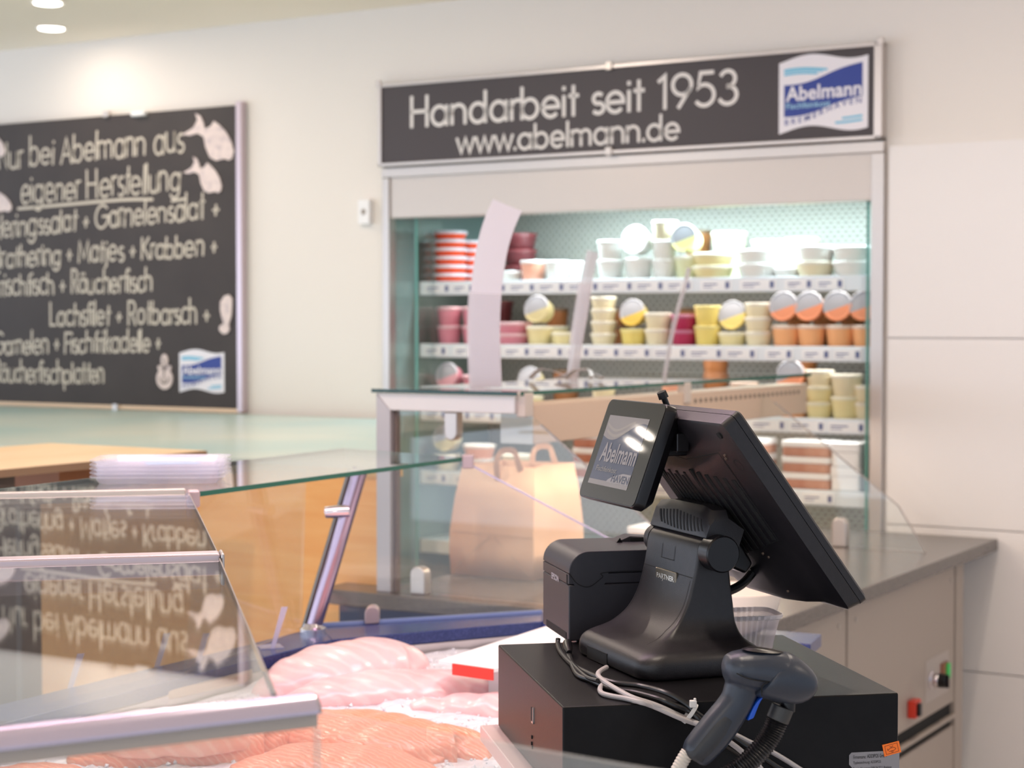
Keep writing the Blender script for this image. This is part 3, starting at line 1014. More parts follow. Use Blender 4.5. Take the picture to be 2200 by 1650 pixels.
for k, px in enumerate((1716, 1772, 1832)):
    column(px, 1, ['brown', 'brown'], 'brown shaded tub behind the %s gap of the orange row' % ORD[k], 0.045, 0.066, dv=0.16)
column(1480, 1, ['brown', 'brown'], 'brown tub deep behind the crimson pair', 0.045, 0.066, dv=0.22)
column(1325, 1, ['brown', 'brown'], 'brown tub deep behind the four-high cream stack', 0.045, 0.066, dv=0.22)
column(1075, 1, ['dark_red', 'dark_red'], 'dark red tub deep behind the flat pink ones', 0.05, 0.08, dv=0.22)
# third shelf
column(966, 2, ['pink'], 'pink tub next to the cooler side wall', 0.047, 0.06, face='pink')
column(1020, 2, ['pink', 'pink'], 'pink tub hidden by the broad paper strip', 0.047, 0.06)
column(1104, 2, ['pink'], 'single pink tub between two round lids', 0.06, 0.046)
column(1140, 2, ['butter'], 'butter tub under a cream round lid', 0.047, 0.05, face='cream')
column(1216, 2, ['brown', 'brown'], 'brown tub behind the narrow curled strip', 0.05, 0.07, dv=0.18)
column(1297, 2, ['cream', 'cream'], 'cream tub behind the curled strip foot', 0.045, 0.05)
column(1365, 2, ['yellow'], 'yellow tub seen through the glass case top', 0.05, 0.056)
column(1450, 2, ['peach', 'peach'], 'peach tub just above the case top glass', 0.047, 0.056)
column(1538, 2, ['orange', 'brown', 'brown'], 'brown tub of the stack reaching the shelf above', 0.047, 0.066, dv=0.1)
column(1600, 2, ['orange', 'orange'], 'orange tub behind the case lamp housing', 0.047, 0.056)
column(1706, 2, ['orange'], 'orange tub beside the lamp housing end', 0.05, 0.074, face='orange')
column(1728, 2, ['brown', 'brown', 'brown'], 'brown tub of the stack behind the orange lid', 0.047, 0.064, dv=0.13)
column(1762, 2, ['butter', 'butter', 'cream'], 'butter-yellow tub of the three-high stack', 0.047, 0.052)
column(1820, 2, ['butter', 'cream'], 'cream and butter tub of the wide pair', 0.052, 0.072)
column(1866, 2, ['cream', 'cream'], 'cream tub at the cooler end', 0.045, 0.054)
# fourth shelf
column(962, 3, ['cream'], 'cream tub under a round lid, seen through the framed glass', 0.05, 0.06, face='cream')
column(1030, 3, ['peach', 'peach'], 'peach tub seen through the framed glass', 0.06, 0.05)
column(1110, 3, ['cream'], 'single cream tub above the paper bag', 0.055, 0.07)
FPK = 'flat brown pack'
pack_m = mat('pack_film', S(176, 112, 92), 0.3, noise=(20, S(200, 150, 130), 0.4, 0.7))


def packs(px, n, phrase, w=0.17, h=0.052, m1=None, cat='food pack', nm='food_pack'):
    u = wall_u(px, SV + 0.08)
    for k in range(n):
        z = SHELF_Z[3] + 0.001 + k * (h + 0.001)
        tt = thing(nm, '%s %s, fourth shelf of the cooler' % (('lowest', 'middle', 'topmost')[k] if n == 3 else ('lower', 'upper')[k], phrase), cat, WALL, (u, SV + 0.08, z), 'packs on the fourth cooler shelf')
        obj('tray', MB().prism(rrect(u - w / 2, u + w / 2, SV + 0.02, SV + 0.15, 0.012), z, z + h * 0.6), m1 or pack_m, tt, bevel=0.003)
        obj('film_lid', MB().prism(rrect(u - w / 2 - 0.003, u + w / 2 + 0.003, SV + 0.017, SV + 0.153, 0.012), z + h * 0.6, z + h), white_gloss if m1 is None else m1, tt, bevel=0.004)


packs(1610, 3, 'brown food pack half hidden by the till', 0.15)
packs(1746, 3, 'brown food pack with pale film', 0.165)
packs(1832, 2, 'white carton pack at the cooler end', 0.10, 0.078, white_gloss)
packs(1290, 3, 'brown food pack behind the paper bag', 0.16)
# ------------------------------------------------------------------ service counter with worktop and switches
ST = 0.957
t = thing('service_counter', 'beige metal service counter with grey stone worktop and switches', 'counter', WALL, (-2.1, 4.4, 0))
obj('worktop', MB().prism([(-2.62, 3.44), (-1.475, 3.44), (-1.475, 5.29), (-2.474, 5.29), (-2.474, 3.555), (-2.62, 3.555)], ST - 0.037, ST), stone_grey, t, bevel=0.004)
FU = -1.535
obj('carcass', MB().box(-2.45, FU - 0.02, 3.56, 5.13, 0.09, ST - 0.043), beige_metal, t)
obj('navy_cladding', MB().box(-2.60, -1.60, 3.50, 3.558, 0.0, ST - 0.043), navy_body, t)
obj('plinth', MB().box(-2.40, FU - 0.05, 3.6, 5.1, 0, 0.09), black_deep, t)
v_mid = onu(1820, 1330, FU)[1]
zA = onu(2045, 1512, FU)[2]
zB = onu(2041, 1540, FU)[2]
obj('front_panel', MB().box(FU - 0.02, FU, 3.57, v_mid - 0.006, 0.10, ST - 0.055), beige_metal, t, bevel=0.003)
obj('end_post', MB().box(FU - 0.02, FU + 0.004, 5.06, 5.13, 0.02, ST - 0.045), beige_metal, t, bevel=0.003)
obj('control_panel', MB().box(FU - 0.02, FU, v_mid + 0.006, 5.055, zA + 0.004, ST - 0.055), beige_metal, t, bevel=0.003)
dr = obj('drawer_front', MB().box(FU - 0.02, FU, v_mid + 0.006, 5.055, 0.10, zB - 0.03), beige_metal, t, bevel=0.003)
obj('grip_slot', MB().box(FU - 0.018, FU - 0.006, v_mid + 0.02, 5.04, zB - 0.028, zA), black_deep, dr)
obj('grip_lip', MB().box(FU - 0.012, FU + 0.006, v_mid + 0.006, 5.055, zB - 0.008, zB + 0.004), beige_metal, dr, bevel=0.002)
for v in (3.72, v_mid - 0.06, v_mid + 0.06, 5.02):
    obj('screw', MB().lathe([(0.007, 0), (0.006, 0.003)], (FU, v, 0.86), 10, ax='x'), seam_grey, t)
_, v, z = onu(2000, 1460, FU)
k = obj('rotary_knob', MB().lathe([(0.026, 0), (0.026, 0.004), (0.021, 0.007), (0.021, 0.022), (0.020, 0.024)], (FU, v, z), 20, ax='x'), chrome, t)
obj('knob_cap', MB().lathe([(0.0205, 0.024), (0.019, 0.042), (0.016, 0.045)], (FU, v, z), 18, ax='x').box(FU + 0.03, FU + 0.052, v - 0.004, v + 0.004, z - 0.018, z + 0.018), black_smooth, k)
obj('knob_scale', MB().box(FU, FU + 0.0012, v - 0.05, v + 0.16, z - 0.06, z + 0.06), mat('scale_plate', S(186, 174, 166), 0.4), t)
_, v, z = onu(1955, 1521, FU)
k = obj('rocker_switch', MB().box(FU, FU + 0.024, v - 0.024, v + 0.024, z - 0.024, z + 0.024), mat('switch_red', S(214, 62, 44), 0.35), t, bevel=0.003)
obj('rocker', MB().box(FU + 0.024, FU + 0.034, v - 0.018, v + 0.003, z - 0.017, z + 0.017), black_smooth, k, bevel=0.002)
_, v, z = onu(2026, 1442, FU)
k = obj('pilot_switch', MB().box(FU, FU + 0.008, v - 0.028, v + 0.028, z - 0.026, z + 0.026), mat('switch_brown', S(150, 92, 66), 0.4), t, bevel=0.002)
obj('green_rocker', MB().box(FU + 0.008, FU + 0.016, v + 0.004, v + 0.024, z - 0.022, z + 0.022), mat('switch_green', S(58, 168, 84), 0.35, emit=(S(58, 168, 84), 0.3)), k, bevel=0.002)

# ------------------------------------------------------------------ glass display case on the counter
TZ = 1.437
t = thing('display_case', 'empty glass display case with white framed end and green-edged glass top', 'display case', WALL, (-2.25, 4.3, ST))
tp = MB().prism([(-2.472, 3.462), (-2.062, 3.462), (-2.062, 5.26), (-2.472, 5.26)], TZ, TZ + 0.009)
top = obj('top_glass', tp, case_glass, t)
eg = obj('near_glass_edge', MB().box(-2.472, -2.066, 3.459, 3.462, TZ, TZ + 0.009), dark_edge, top)
obj('service_glass_edge', MB().box(-2.062, -2.0595, 3.47, 5.26, TZ, TZ + 0.009), green_edge, top)
wf = mat('white_frame', S(222, 216, 212), 0.4, 0.2)
obj('top_frame_rail', MB().prism([(-2.466, TZ - 0.001), (-2.078, TZ - 0.001), (-2.078, TZ - 0.042), (-2.425, TZ - 0.042)], 3.47, 3.51, lambda x, y, h: (x, h, y)), wf, t, bevel=0.002)
obj('frame_post', MB().prism([(-2.466, TZ - 0.001), (-2.425, TZ - 0.042), (-2.425, ST), (-2.466, ST)], 3.47, 3.51, lambda x, y, h: (x, h, y)), mat('grey_frame', S(186, 180, 180), 0.4, 0.3), t, bevel=0.002)
obj('inner_gasket', MB().box(-2.424, -2.416, 3.485, 3.50, ST, TZ - 0.044), mat('gasket', S(120, 104, 96), 0.6), t)
PANE = [(-2.42, ST + 0.002), (-1.56, ST + 0.002), (-1.64, 1.085), (-2.02, 1.372), (-2.05, TZ - 0.044), (-2.42, TZ - 0.044)]
for v in (3.488, 4.86):
    g = obj('end_glass', MB().prism(PANE, v, v + 0.007, lambda x, y, h: (x, h, y)), case_glass, t)
    e = MB()
    for (a, b), (c, d) in ((PANE[2], PANE[3]), (PANE[1], PANE[2])):
        n = Vector((-(d - b), c - a)).normalized() * 0.0022
        e.prism([(a, b), (c, d), (c + n.x, d + n.y), (a + n.x, b + n.y)], v - 0.0003, v + 0.0073, lambda x, y, h: (x, h, y))
    obj('ground_edge', e, mat('ground_edge', S(176, 168, 164), 0.3), g)


def tab(u, v, z0, z1, w=0.042, parent=None, down=True, m=None):
    """rounded metal glass clamp"""
    r = w / 2
    if down:
        p = [(u - r, z1), (u + r, z1)] + [(u + r * cos(radians(-a)), z0 + r + r * sin(radians(-a))) for a in range(0, 181, 20)]
    else:
        p = [(u + r, z0), (u - r, z0)] + [(u - r * cos(radians(a)), z1 - r + r * sin(radians(a))) for a in range(0, 181, 20)]
    return obj('glass_clamp', MB().prism(p, v - 0.012, v + 0.018, lambda x, y, h: (x, h, y)), m or steel, parent, bevel=0.004)


tab(-2.258, 3.488, TZ - 0.11, TZ - 0.042, 0.036, t)
tab(-2.352, 3.488, ST, ST + 0.067, 0.042, t, False)
u, _, z = onv(1805, 1150, 4.86)
tab(u, 4.86, ST, ST + 0.085, 0.045, t, False)
for v in (3.50, 4.35):
    obj('top_bracket', MB().box(-2.080, -2.056, v - 0.02, v + 0.02, TZ - 0.05, TZ + 0.006), beige_light, t, bevel=0.003)
obj('housing_end_cap', MB().box(-2.15, -2.063, 3.525, 3.53, TZ - 0.115, TZ - 0.022), mat('end_cap_pale', S(206, 206, 200), 0.5), t, bevel=0.002)
lh = obj('lamp_housing', MB().box(-2.15, -2.062, 3.53, 5.23, TZ - 0.115, TZ - 0.022), mat('housing_peach', S(220, 192, 168), 0.5), t, bevel=0.003)
cl = area_light('case_lamp', WALL.w(-2.10, 4.35, TZ - 0.12), WALL.w(-2.10, 4.35, 0), 1.6, 5, (1.0, 0.78, 0.60), 'RECTANGLE', 0.05)
cl.rotation_euler = (0, 0, radians(-31 + 90))
ho = MB()
v = 4.40
while v < 5.18:
    ho.box(-2.0622, -2.0612, v, v + 0.014, TZ - 0.052, TZ - 0.041)
    v += 0.034
obj('vent_row', ho, mat('vent_dark', S(120, 104, 92), 0.7), lh)

# things on the case top
def strip(name, label, pts, w, m, thick=0.0012, sleeve=None, cat='paper strip'):
    """a standing strip: pts = (u, z, v) of its middle line from the bottom up; facing the shop"""
    t = thing(name, label, cat, WALL, (pts[0][0], pts[0][2], TZ + 0.009)) if sleeve else None

    def sheet(P, ww, dv):
        P = [Vector((a, c + dv, b)) for a, b, c in P]
        P = spline(P, 6)
        rings = []
        for i, p in enumerate(P):
            d = (P[min(i + 1, len(P) - 1)] - P[max(i - 1, 0)]).normalized()
            nx = Vector((d.z, 0, -d.x)).normalized() * (ww / 2)
            y = Vector((0, thick, 0))
            bow = Vector((0, 0.006, 0))
            rings.append([p - nx + bow, p, p + nx + bow, p + nx + bow + y, p + y, p - nx + bow + y])
        return MB().loft(rings)
    if sleeve:
        obj('strip', sheet(pts, w, 0), m, t)
        obj('clear_sleeve', sheet(sleeve, w + 0.006, -0.006), film_clear, t)
        return t
    o = obj(name, sheet(pts, w, 0), m, None, WALL, (pts[0][0], pts[0][2], TZ + 0.009))
    return tag(o, label, cat)


def case_pt(px, py, v):
    a = onv(px, py, v)
    return (a[0], a[2], v)


Z0 = TZ + 0.0095
V1 = 3.66
b0 = case_pt(1042, 838, V1)
pts = [(b0[0], Z0, V1)] + [case_pt(x, y, V1 + d) for x, y, d in ((1038, 720, 0), (1041, 630, 0.0), (1052, 545, 0.005), (1068, 485, 0.01), (1087, 440, 0.02))]
strip('paper_strip', 'broad pale pink paper strip standing curled on the glass case', pts, 0.088, paper_pink, sleeve=pts[:3])
V2 = 4.2
b0 = case_pt(1226, 806, V2)
pts = [(b0[0], Z0, V2)] + [case_pt(x, y, V2) for x, y in ((1236, 740), (1248, 670), (1257, 610), (1264, 570), (1272, 540))]
t = strip('label_strip', 'narrow crumpled clear strip with curled foot on the glass case', pts, 0.036, film, sleeve=pts[1:4], cat='label strip')
cu, cz = pts[0][0], Z0
rings = []
curl = MB()
for dx, s in ((-0.06, 1), (0.02, -1), (0.05, 1)):
    q = spline([(cu + dx - 0.05, V2 - 0.03, cz + 0.004), (cu + dx, V2 - 0.05 * s, cz + 0.03), (cu + dx + 0.05, V2 - 0.01, cz + 0.012), (cu + dx + 0.02, V2 + 0.03, cz + 0.004)], 6)
    rr = []
    for p in q:
        rr.append([p + Vector((0, 0.012, 0)), p + Vector((0, -0.012, 0.004)), p + Vector((0, -0.012, 0.005)), p + Vector((0, 0.012, 0.001))])
    curl.loft(rr)
obj('curled_foot', curl, mat('film_white', S(236, 232, 236), 0.3, alpha=0.85), t)
V3 = 4.55
b0 = case_pt(1425, 800, V3)
pts = [(b0[0], Z0, V3)] + [case_pt(x, y, V3) for x, y in ((1440, 725), (1456, 660), (1470, 610), (1478, 575))]
strip('label_strip', 'thin clear strip seen edge-on, leaning on the glass case', pts, 0.014, film, cat='label strip')

# ------------------------------------------------------------------ paper bag on the worktop
t = thing('paper_bag', 'brown kraft paper carrier bag standing behind the glass', 'paper bag', WALL, (-2.39, 3.90, ST))
BU0, BU1, BV0, BV1, BH = -2.472, -2.220, 3.80, 4.06, 0.282


def bag_ring(h, du, dv, sag=0.0):
    u0, u1, v0, v1 = BU0 + du, BU1 - du * 0.6, BV0 + dv, BV1 - dv
    um, vm = (u0 + u1) / 2, (v0 + v1) / 2
    return [(u0, v0, h), (um, v0 + sag * 0.6, h), (u1, v0, h), (u1 - sag, vm, h), (u1, v1, h), (um, v1 - sag * 0.6, h), (u0, v1, h), (u0 + sag, vm, h)]


z = ST + 0.001
bg = MB()
bg.loft([bag_ring(z, 0.004, 0.003), bag_ring(z + 0.06, 0, 0, -0.004), bag_ring(z + 0.115, 0.002, 0.0, 0.010), bag_ring(z + 0.2, 0.010, 0.012, 0.012), bag_ring(z + BH, 0.022, 0.030, 0.03)], cap=False)
bg.add(bag_ring(z, 0.004, 0.003), [tuple(range(8))[::-1]])
body = obj('bag_body', bg, kraft, t, ang=12)
sm = body.modifiers.new('paper', 'SOLIDIFY')
sm.thickness = 0.0015
fold = MB()
f0 = lambda x, y: (x, BV0 - 0.0012, y)
fold.ribbon([(BU0 + 0.01, z + 0.012), (BU0 + 0.125, z + 0.105)], 0.003, f0).ribbon([(BU1 - 0.01, z + 0.012), (BU0 + 0.135, z + 0.105)], 0.003, f0).ribbon([(BU0 + 0.005, z + 0.112), (BU1 - 0.005, z + 0.108)], 0.002, f0)
obj('bottom_fold', fold, mat('kraft_fold', S(216, 180, 150), 0.8), t)
for dv, k in ((0.034, 0), (0.215, 1)):
    hp = spline([(BU0 + 0.125, BV0 + dv, z + BH - 0.04), (BU0 + 0.122, BV0 + dv, z + BH + 0.01), (BU0 + 0.130, BV0 + dv + 0.012, z + BH + 0.036), (BU0 + 0.165, BV0 + dv + 0.012, z + BH + 0.038), (BU0 + 0.185, BV0 + dv, z + BH + 0.012), (BU0 + 0.205, BV0 + dv, z + BH - 0.04)], 5)
    rr = []
    for p in hp:
        rr.append([p + Vector((0, -0.001, -0.007)), p + Vector((0, 0.001, -0.007)), p + Vector((0, 0.001, 0.007)), p + Vector((0, -0.001, 0.007))])
    ring = []
    for i, p in enumerate(hp):
        d = (hp[min(i + 1, len(hp) - 1)] - hp[max(i - 1, 0)]).normalized()
        nn = Vector((-d.z, 0, d.x)) * 0.008
        ring.append([p - nn, p + nn, p + nn + Vector((0, 0.002, 0)), p - nn + Vector((0, 0.002, 0))])
    obj('handle', MB().loft(ring), kraft if k else mat('kraft_handle', S(186, 142, 110), 0.8), t)

# white lidded carton and a low box behind the case
a = onz(1350, 1190, ST, WALL)
t = thing('takeaway_carton', 'pale takeaway carton with white lid on the stone worktop behind the till', 'carton', WALL, (a[0] + 0.05, a[1] + 0.05, ST))
obj('carton', MB().box(a[0] + 0.0, a[0] + 0.14, a[1], a[1] + 0.11, ST + 0.0005, ST + 0.058), kraft, t, bevel=0.003)
obj('lid', MB().box(a[0] - 0.003, a[0] + 0.09, a[1] - 0.003, a[1] + 0.113, ST + 0.058, ST + 0.078), white_gloss, t, bevel=0.003)

# ------------------------------------------------------------------ wooden counter with frosted glass top
WC = 1.245
t = thing('wooden_counter', 'long beech counter with frosted green glass top along the chalkboard wall', 'counter', WALL, (-4.5, 4.4, 0))
obj('glass_top', MB().prism([(-7.5, 3.53), (-2.50, 3.53), (-3.70, 5.27), (-7.5, 5.27)], WC, WC + 0.012), frost, t, bevel=0.002)
obj('front_panel', MB().box(-7.5, -2.478, 3.56, 3.585, 0.08, WC - 0.002), beech, t)
obj('top_edge', MB().box(-7.5, -2.478, 3.55, 3.60, WC - 0.02, WC - 0.0005), mat('beech_edge', S(238, 190, 120), 0.45), t)
obj('carcass', MB().prism([(-7.45, 3.60), (-2.56, 3.60), (-3.70, 5.26), (-7.45, 5.26)], 0.08, WC - 0.03), beech, t)
obj('plinth', MB().prism([(-7.45, 3.62), (-2.64, 3.62), (-3.72, 5.2), (-7.45, 5.2)], 0, 0.08), black_deep, t)

# ------------------------------------------------------------------ high table
TT = 1.288
t = thing('standing_table', 'pale beech high table in front of the frosted glass counter', 'table', WALL, (-3.2, 2.8, 0))
obj('table_top', MB().box(-3.44, -2.905, 1.9, 3.36, TT - 0.018, TT), beech_pale, t, bevel=0.002)
obj('edge_band', MB().box(-2.905, -2.900, 1.9, 3.36, TT - 0.018, TT - 0.001), mat('edge_band', S(150, 122, 94), 0.5), t)
obj('underside_shade', MB().box(-3.38, -2.96, 2.92, 3.28, TT - 0.075, TT - 0.019), mat('shade_brown', S(150, 98, 62), 0.5), t)  # brown block added to imitate the shade under the table top
for u, v in ((-2.96, 2.72), (-3.40, 3.22)):
    obj('leg', MB().box(u - 0.035, u + 0.035, v - 0.035, v + 0.035, 0.02, TT - 0.019), mat('leg_dark', S(84, 72, 64), 0.4), t, bevel=0.003)
    obj('foot_plate', MB().box(u - 0.10, u + 0.10, v - 0.05, v + 0.05, 0.0, 0.02), mat('leg_dark', S(84, 72, 64), 0.4), t, bevel=0.003)
# ------------------------------------------------------------------ fish counter
GZ = 1.322       # underside of the glass tops
t = FC = thing('fish_counter', 'fish counter with flat glass tops, navy stone ledge and bed of ice', 'fish counter', WORLD, (-0.2, 2.7, 0))


def fw(u, v):
    p = FRONT.w(u, v, 0)
    return (p.x, p.y)


bar_a, bar_b = onz(680, 1500, 1.33), onz(0, 1577, 1.33)
bd = Vector((bar_b[0] - bar_a[0], bar_b[1] - bar_a[1]))
bl = (bar_a[0] + bd.x * 4, bar_a[1] + bd.y * 4)
g1 = obj('near_glass_top', MB().prism([fw(0.128, 2.066), (onz(590, 1490, 1.33)[0], onz(590, 1490, 1.33)[1]), (bl[0], bl[1] + 0.01), fw(-1.6, 2.066)], GZ, GZ + 0.008), plate_glass, t)
g2 = obj('middle_glass_top', MB().prism([fw(0.1310, 2.888), fw(0.1290, 2.092), fw(-1.6, 2.092), fw(-1.6, 2.888)], GZ, GZ + 0.008), plate_glass, t)
P3 = [(-0.506, 2.852), (-0.104, 3.587), (-0.365, 3.857), (-0.84, 2.895), (-0.83, 2.79)]
g3 = obj('corner_glass_top', MB().prism(P3, GZ, GZ + 0.008), plate_glass, t)


def edge(p, q, z0, z1, w=0.0025):
    d = Vector((q[0] - p[0], q[1] - p[1])).normalized()
    n = Vector((d.y, -d.x)) * w
    return MB().prism([p, q, (q[0] + n.x, q[1] + n.y), (p[0] + n.x, p[1] + n.y)], z0, z1)


obj('green_edge', edge(P3[0], P3[1], GZ, GZ + 0.008), green_edge, g3)
obj('far_edge', edge(P3[1], P3[2], GZ, GZ + 0.008), pale_edge, g3)
obj('far_edge', edge(P3[2], P3[3], GZ, GZ + 0.008), pale_edge, g3)
obj('ground_edge', edge(fw(0.1290, 2.092), fw(0.1310, 2.888), GZ, GZ + 0.008, 0.0015), mat('ground_edge_dark', S(120, 108, 100), 0.4), g2)
e1 = onz(590, 1490, 1.33)
obj('ground_edge', edge((e1[0], e1[1]), fw(0.128, 2.066), GZ, GZ + 0.008, 0.0015), mat('ground_edge_dark', S(120, 108, 100), 0.4), g1)


def fbox(u0, u1, v0, v1, z0, z1):
    return MB().prism([fw(u0, v0), fw(u1, v0), fw(u1, v1), fw(u0, v1)], z0, z1)


rail = obj('middle_rail', fbox(-1.6, 0.130, 2.062, 2.094, GZ - 0.012, GZ + 0.013), lilac_alu, t, bevel=0.003)
obj('rail_end_cap', fbox(0.1302, 0.1345, 2.058, 2.098, GZ - 0.024, GZ + 0.0135), alu, rail, bevel=0.002)
obj('far_rail', fbox(-1.6, 0.127, 2.888, 2.905, GZ - 0.006, GZ + 0.013), mat('rail_cream', S(206, 198, 188), 0.35, 0.5), t, bevel=0.002)
obj('glass_clamp', fbox(0.1285, 0.149, 2.866, 2.894, GZ - 0.016, GZ + 0.012), mat('clamp_mauve', S(190, 170, 172), 0.35, 0.4), t, bevel=0.004)
# near bar: a rounded profile along the front edge
n = Vector((-bd.y, bd.x)).normalized()
if n.y > 0:
    n = -n
prof = [(-0.006, 0.010), (0.0, 0.010), (0.005, 0.0085), (0.009, 0.005), (0.0115, 0.0), (0.0115, -0.002), (0.009, -0.003), (0.0, -0.003), (-0.006, -0.003)]
skirt = [(-0.003, -0.003), (0.008, -0.003), (0.008, -0.0125), (-0.003, -0.0125)]
ra = [(bar_a[0] + n.x * (a - 0.006), bar_a[1] + n.y * (a - 0.006), 1.322 + b) for a, b in prof]
rb = [(p[0] + bd.x * 4, p[1] + bd.y * 4, p[2]) for p in ra]
bar = obj('near_bar', MB().loft([ra, rb]), mat('bar_alu', S(206, 196, 216), 0.24, 0.6), t, ang=25)
rs = [(bar_a[0] + n.x * (a - 0.006), bar_a[1] + n.y * (a - 0.006), 1.322 + b) for a, b in skirt]
obj('bar_skirt', MB().loft([rs, [(p[0] + bd.x * 4, p[1] + bd.y * 4, p[2]) for p in rs]]), mat('skirt_grey', S(178, 168, 160), 0.45, 0.3), bar)
obj('bar_end_cap', MB().loft([ra, [(p[0] - bd.x * 0.008, p[1] - bd.y * 0.008, p[2]) for p in ra]]), mat('end_cap_grey', S(150, 142, 140), 0.5), bar)

# upright front glass at the lower picture edge
pa, pb = onz(690, 1527, 1.315), onz(1400, 1650, 1.315)
pd = Vector((pb[0] - pa[0], pb[1] - pa[1]))
A0 = (pa[0] - pd.x * 0.01, pa[1] - pd.y * 0.01)
A1 = (pa[0] + pd.x * 1.6, pa[1] + pd.y * 1.6)
pn = Vector((pd.y, -pd.x)).normalized() * 0.006
fg = obj('front_glass', MB().prism([A0, A1, (A1[0] + pn.x, A1[1] + pn.y), (A0[0] + pn.x, A0[1] + pn.y)], 0.90, 1.315), front_glass, t)
# front glass below the bar
B1 = (bar_a[0] + bd.x * 4, bar_a[1] + bd.y * 4)
obj('front_glass', MB().prism([(bar_a[0] + n.x * 0.002, bar_a[1] + n.y * 0.002), (B1[0] + n.x * 0.002, B1[1] + n.y * 0.002), (B1[0] + n.x * 0.008, B1[1] + n.y * 0.008), (bar_a[0] + n.x * 0.008, bar_a[1] + n.y * 0.008)], 0.90, 1.309), front_glass, t)

# ledge of navy stone
LZ = 1.0
F = [(-1.10, 2.083), (-0.447, 3.175), (-0.342, 3.350), (0.061, 3.560), (0.56, 3.30)]          # inner (front) edge, left to right
Bk = [(-1.19, 2.14), (-0.50, 3.29), (-0.385, 3.50), (0.063, 3.690), (0.60, 3.41)]
for k, nm in enumerate(('ledge', 'ledge', 'ledge', 'ledge')):
    obj(nm, MB().prism([F[k], F[k + 1], Bk[k + 1], Bk[k]], LZ - 0.024, LZ), navy, t, bevel=0.002)
# tray below the ice and the counter body
IN = [(-1.10, 1.75), (0.56, 1.75)] + F[::-1]
tray_m = mat('ice_tray', S(214, 206, 206), 0.3, 0.4)
obj('ice_tray', MB().prism(IN, 0.86, 0.90), tray_m, t)
for k in range(4):
    d = Vector((F[k + 1][0] - F[k][0], F[k + 1][1] - F[k][1])).normalized()
    nn = Vector((-d.y, d.x)) * 0.012
    obj('tray_wall', MB().prism([F[k], F[k + 1], (F[k + 1][0] + nn.x, F[k + 1][1] + nn.y), (F[k][0] + nn.x, F[k][1] + nn.y)], 0.86, LZ - 0.025), tray_m, t)
obj('body', MB().prism([(-1.10, 1.80), (0.56, 1.80)] + Bk[::-1], 0.0, 0.858), mat('counter_body', S(208, 200, 196), 0.4), t)

obj('display_floor', MB().prism([(-1.06, 2.17), (-0.462, 3.165), (-0.47, 3.10), (-0.62, 2.90), (-0.86, 2.48)], 0.968, 0.984), mat('display_floor', S(206, 184, 160), 0.35, 0.2), t, bevel=0.002)
# slanted tube post with its clamp and round foot
fo = onz(672, 1358, LZ)
pt = (fo[0] + 0.094, fo[1] + 0.0, GZ - 0.002)
post = obj('post', MB().tube([(fo[0], fo[1], LZ + 0.004), pt], 0.0155, 20), mat('post_pink_steel', S(176, 156, 172), 0.2, 0.9), t)
obj('pane_edge_profile', MB().tube([(fo[0] - 0.020, fo[1], LZ + 0.002), (pt[0] - 0.020, pt[1], pt[2])], 0.0045, 8), mat('edge_steel', S(120, 116, 112), 0.3, 0.7), post)
obj('post_foot', MB().lathe([(0.026, 0), (0.026, 0.008), (0.020, 0.011), (0.017, 0.018)], (fo[0], fo[1], LZ), 24), chrome, post)
cp = Vector((fo[0], fo[1], LZ)).lerp(Vector(pt), 0.745)
obj('post_clamp', MB().tube([cp + Vector((0.004, -0.012, 0)), cp + Vector((-0.022, -0.014, -0.001)), cp + Vector((-0.044, -0.014, -0.003))], [0.012, 0.0125, 0.0115], 16), chrome, post, bevel=0.002)
# panes standing on the ledge
q0, q1 = (-0.383, 3.505), (0.063, 3.668)
dx = (q1[0] - q0[0], q1[1] - q0[1])
ps = lambda x: q0[1] + (x - q0[0]) * dx[1] / dx[0]
yz = [(-0.375, LZ + 0.002), (0.385, LZ + 0.002), (0.236, 1.128), (-0.098, GZ - 0.004), (-0.300, GZ - 0.004)]
obj('pane_rim_glint', MB().prism([(q0[0], q0[1] - 0.006), (q1[0], q1[1] - 0.006), (q1[0], q1[1] - 0.0005), (q0[0], q0[1] - 0.0005)], LZ, LZ + 0.006), mat('glint_pale_blue', S(150, 168, 214), 0.3), t)  # pale strip added to imitate light reflected along the pane's lower edge
eg = obj('end_glass', MB().prism(yz, 0, 0.008, lambda x, y, h: (x, ps(x) + h, y)), plate_glass, t)
ed = MB()
(a, b), (c, d) = yz[2], yz[3]
ed.prism([(a, b), (c, d), (c, d + 0.004), (a, b + 0.004)], -0.0005, 0.0085, lambda x, y, h: (x, ps(x) + h, y))
obj('bevelled_edge', ed, mat('lilac_edge', S(206, 196, 222), 0.25), eg)
sd = [(-0.56, 3.02), (-0.412, 3.452)]
obj('side_glass', MB().prism([(0, LZ + 0.002), (1, LZ + 0.002), (1.05, GZ - 0.004), (0.16, GZ - 0.004)], 0, 0.006, lambda x, y, h: (sd[0][0] + (sd[1][0] - sd[0][0]) * x - h, sd[0][1] + (sd[1][1] - sd[0][1]) * x, y)), plate_glass, t)
cl = onz(792, 1356, LZ)
r = 0.014
cpoly = [(cl[0] + r, LZ), (cl[0] - r, LZ)] + [(cl[0] - r * cos(radians(a)), LZ + 0.022 + r * sin(radians(a))) for a in range(0, 181, 20)]
obj('glass_clamp', MB().prism(cpoly, -0.02, 0.014, lambda x, y, h: (x, ps(x) + h, y)), mat('clamp_mauve', S(190, 170, 172), 0.35, 0.4), t, bevel=0.003)
ce = (-0.098, ps(-0.098), GZ - 0.002)
obj('glass_clamp', MB().box(ce[0] - 0.004, ce[0] + 0.02, ce[1] - 0.012, ce[1] + 0.014, GZ - 0.016, GZ + 0.012), mat('clamp_mauve', S(190, 170, 172), 0.35, 0.4), t, bevel=0.003)
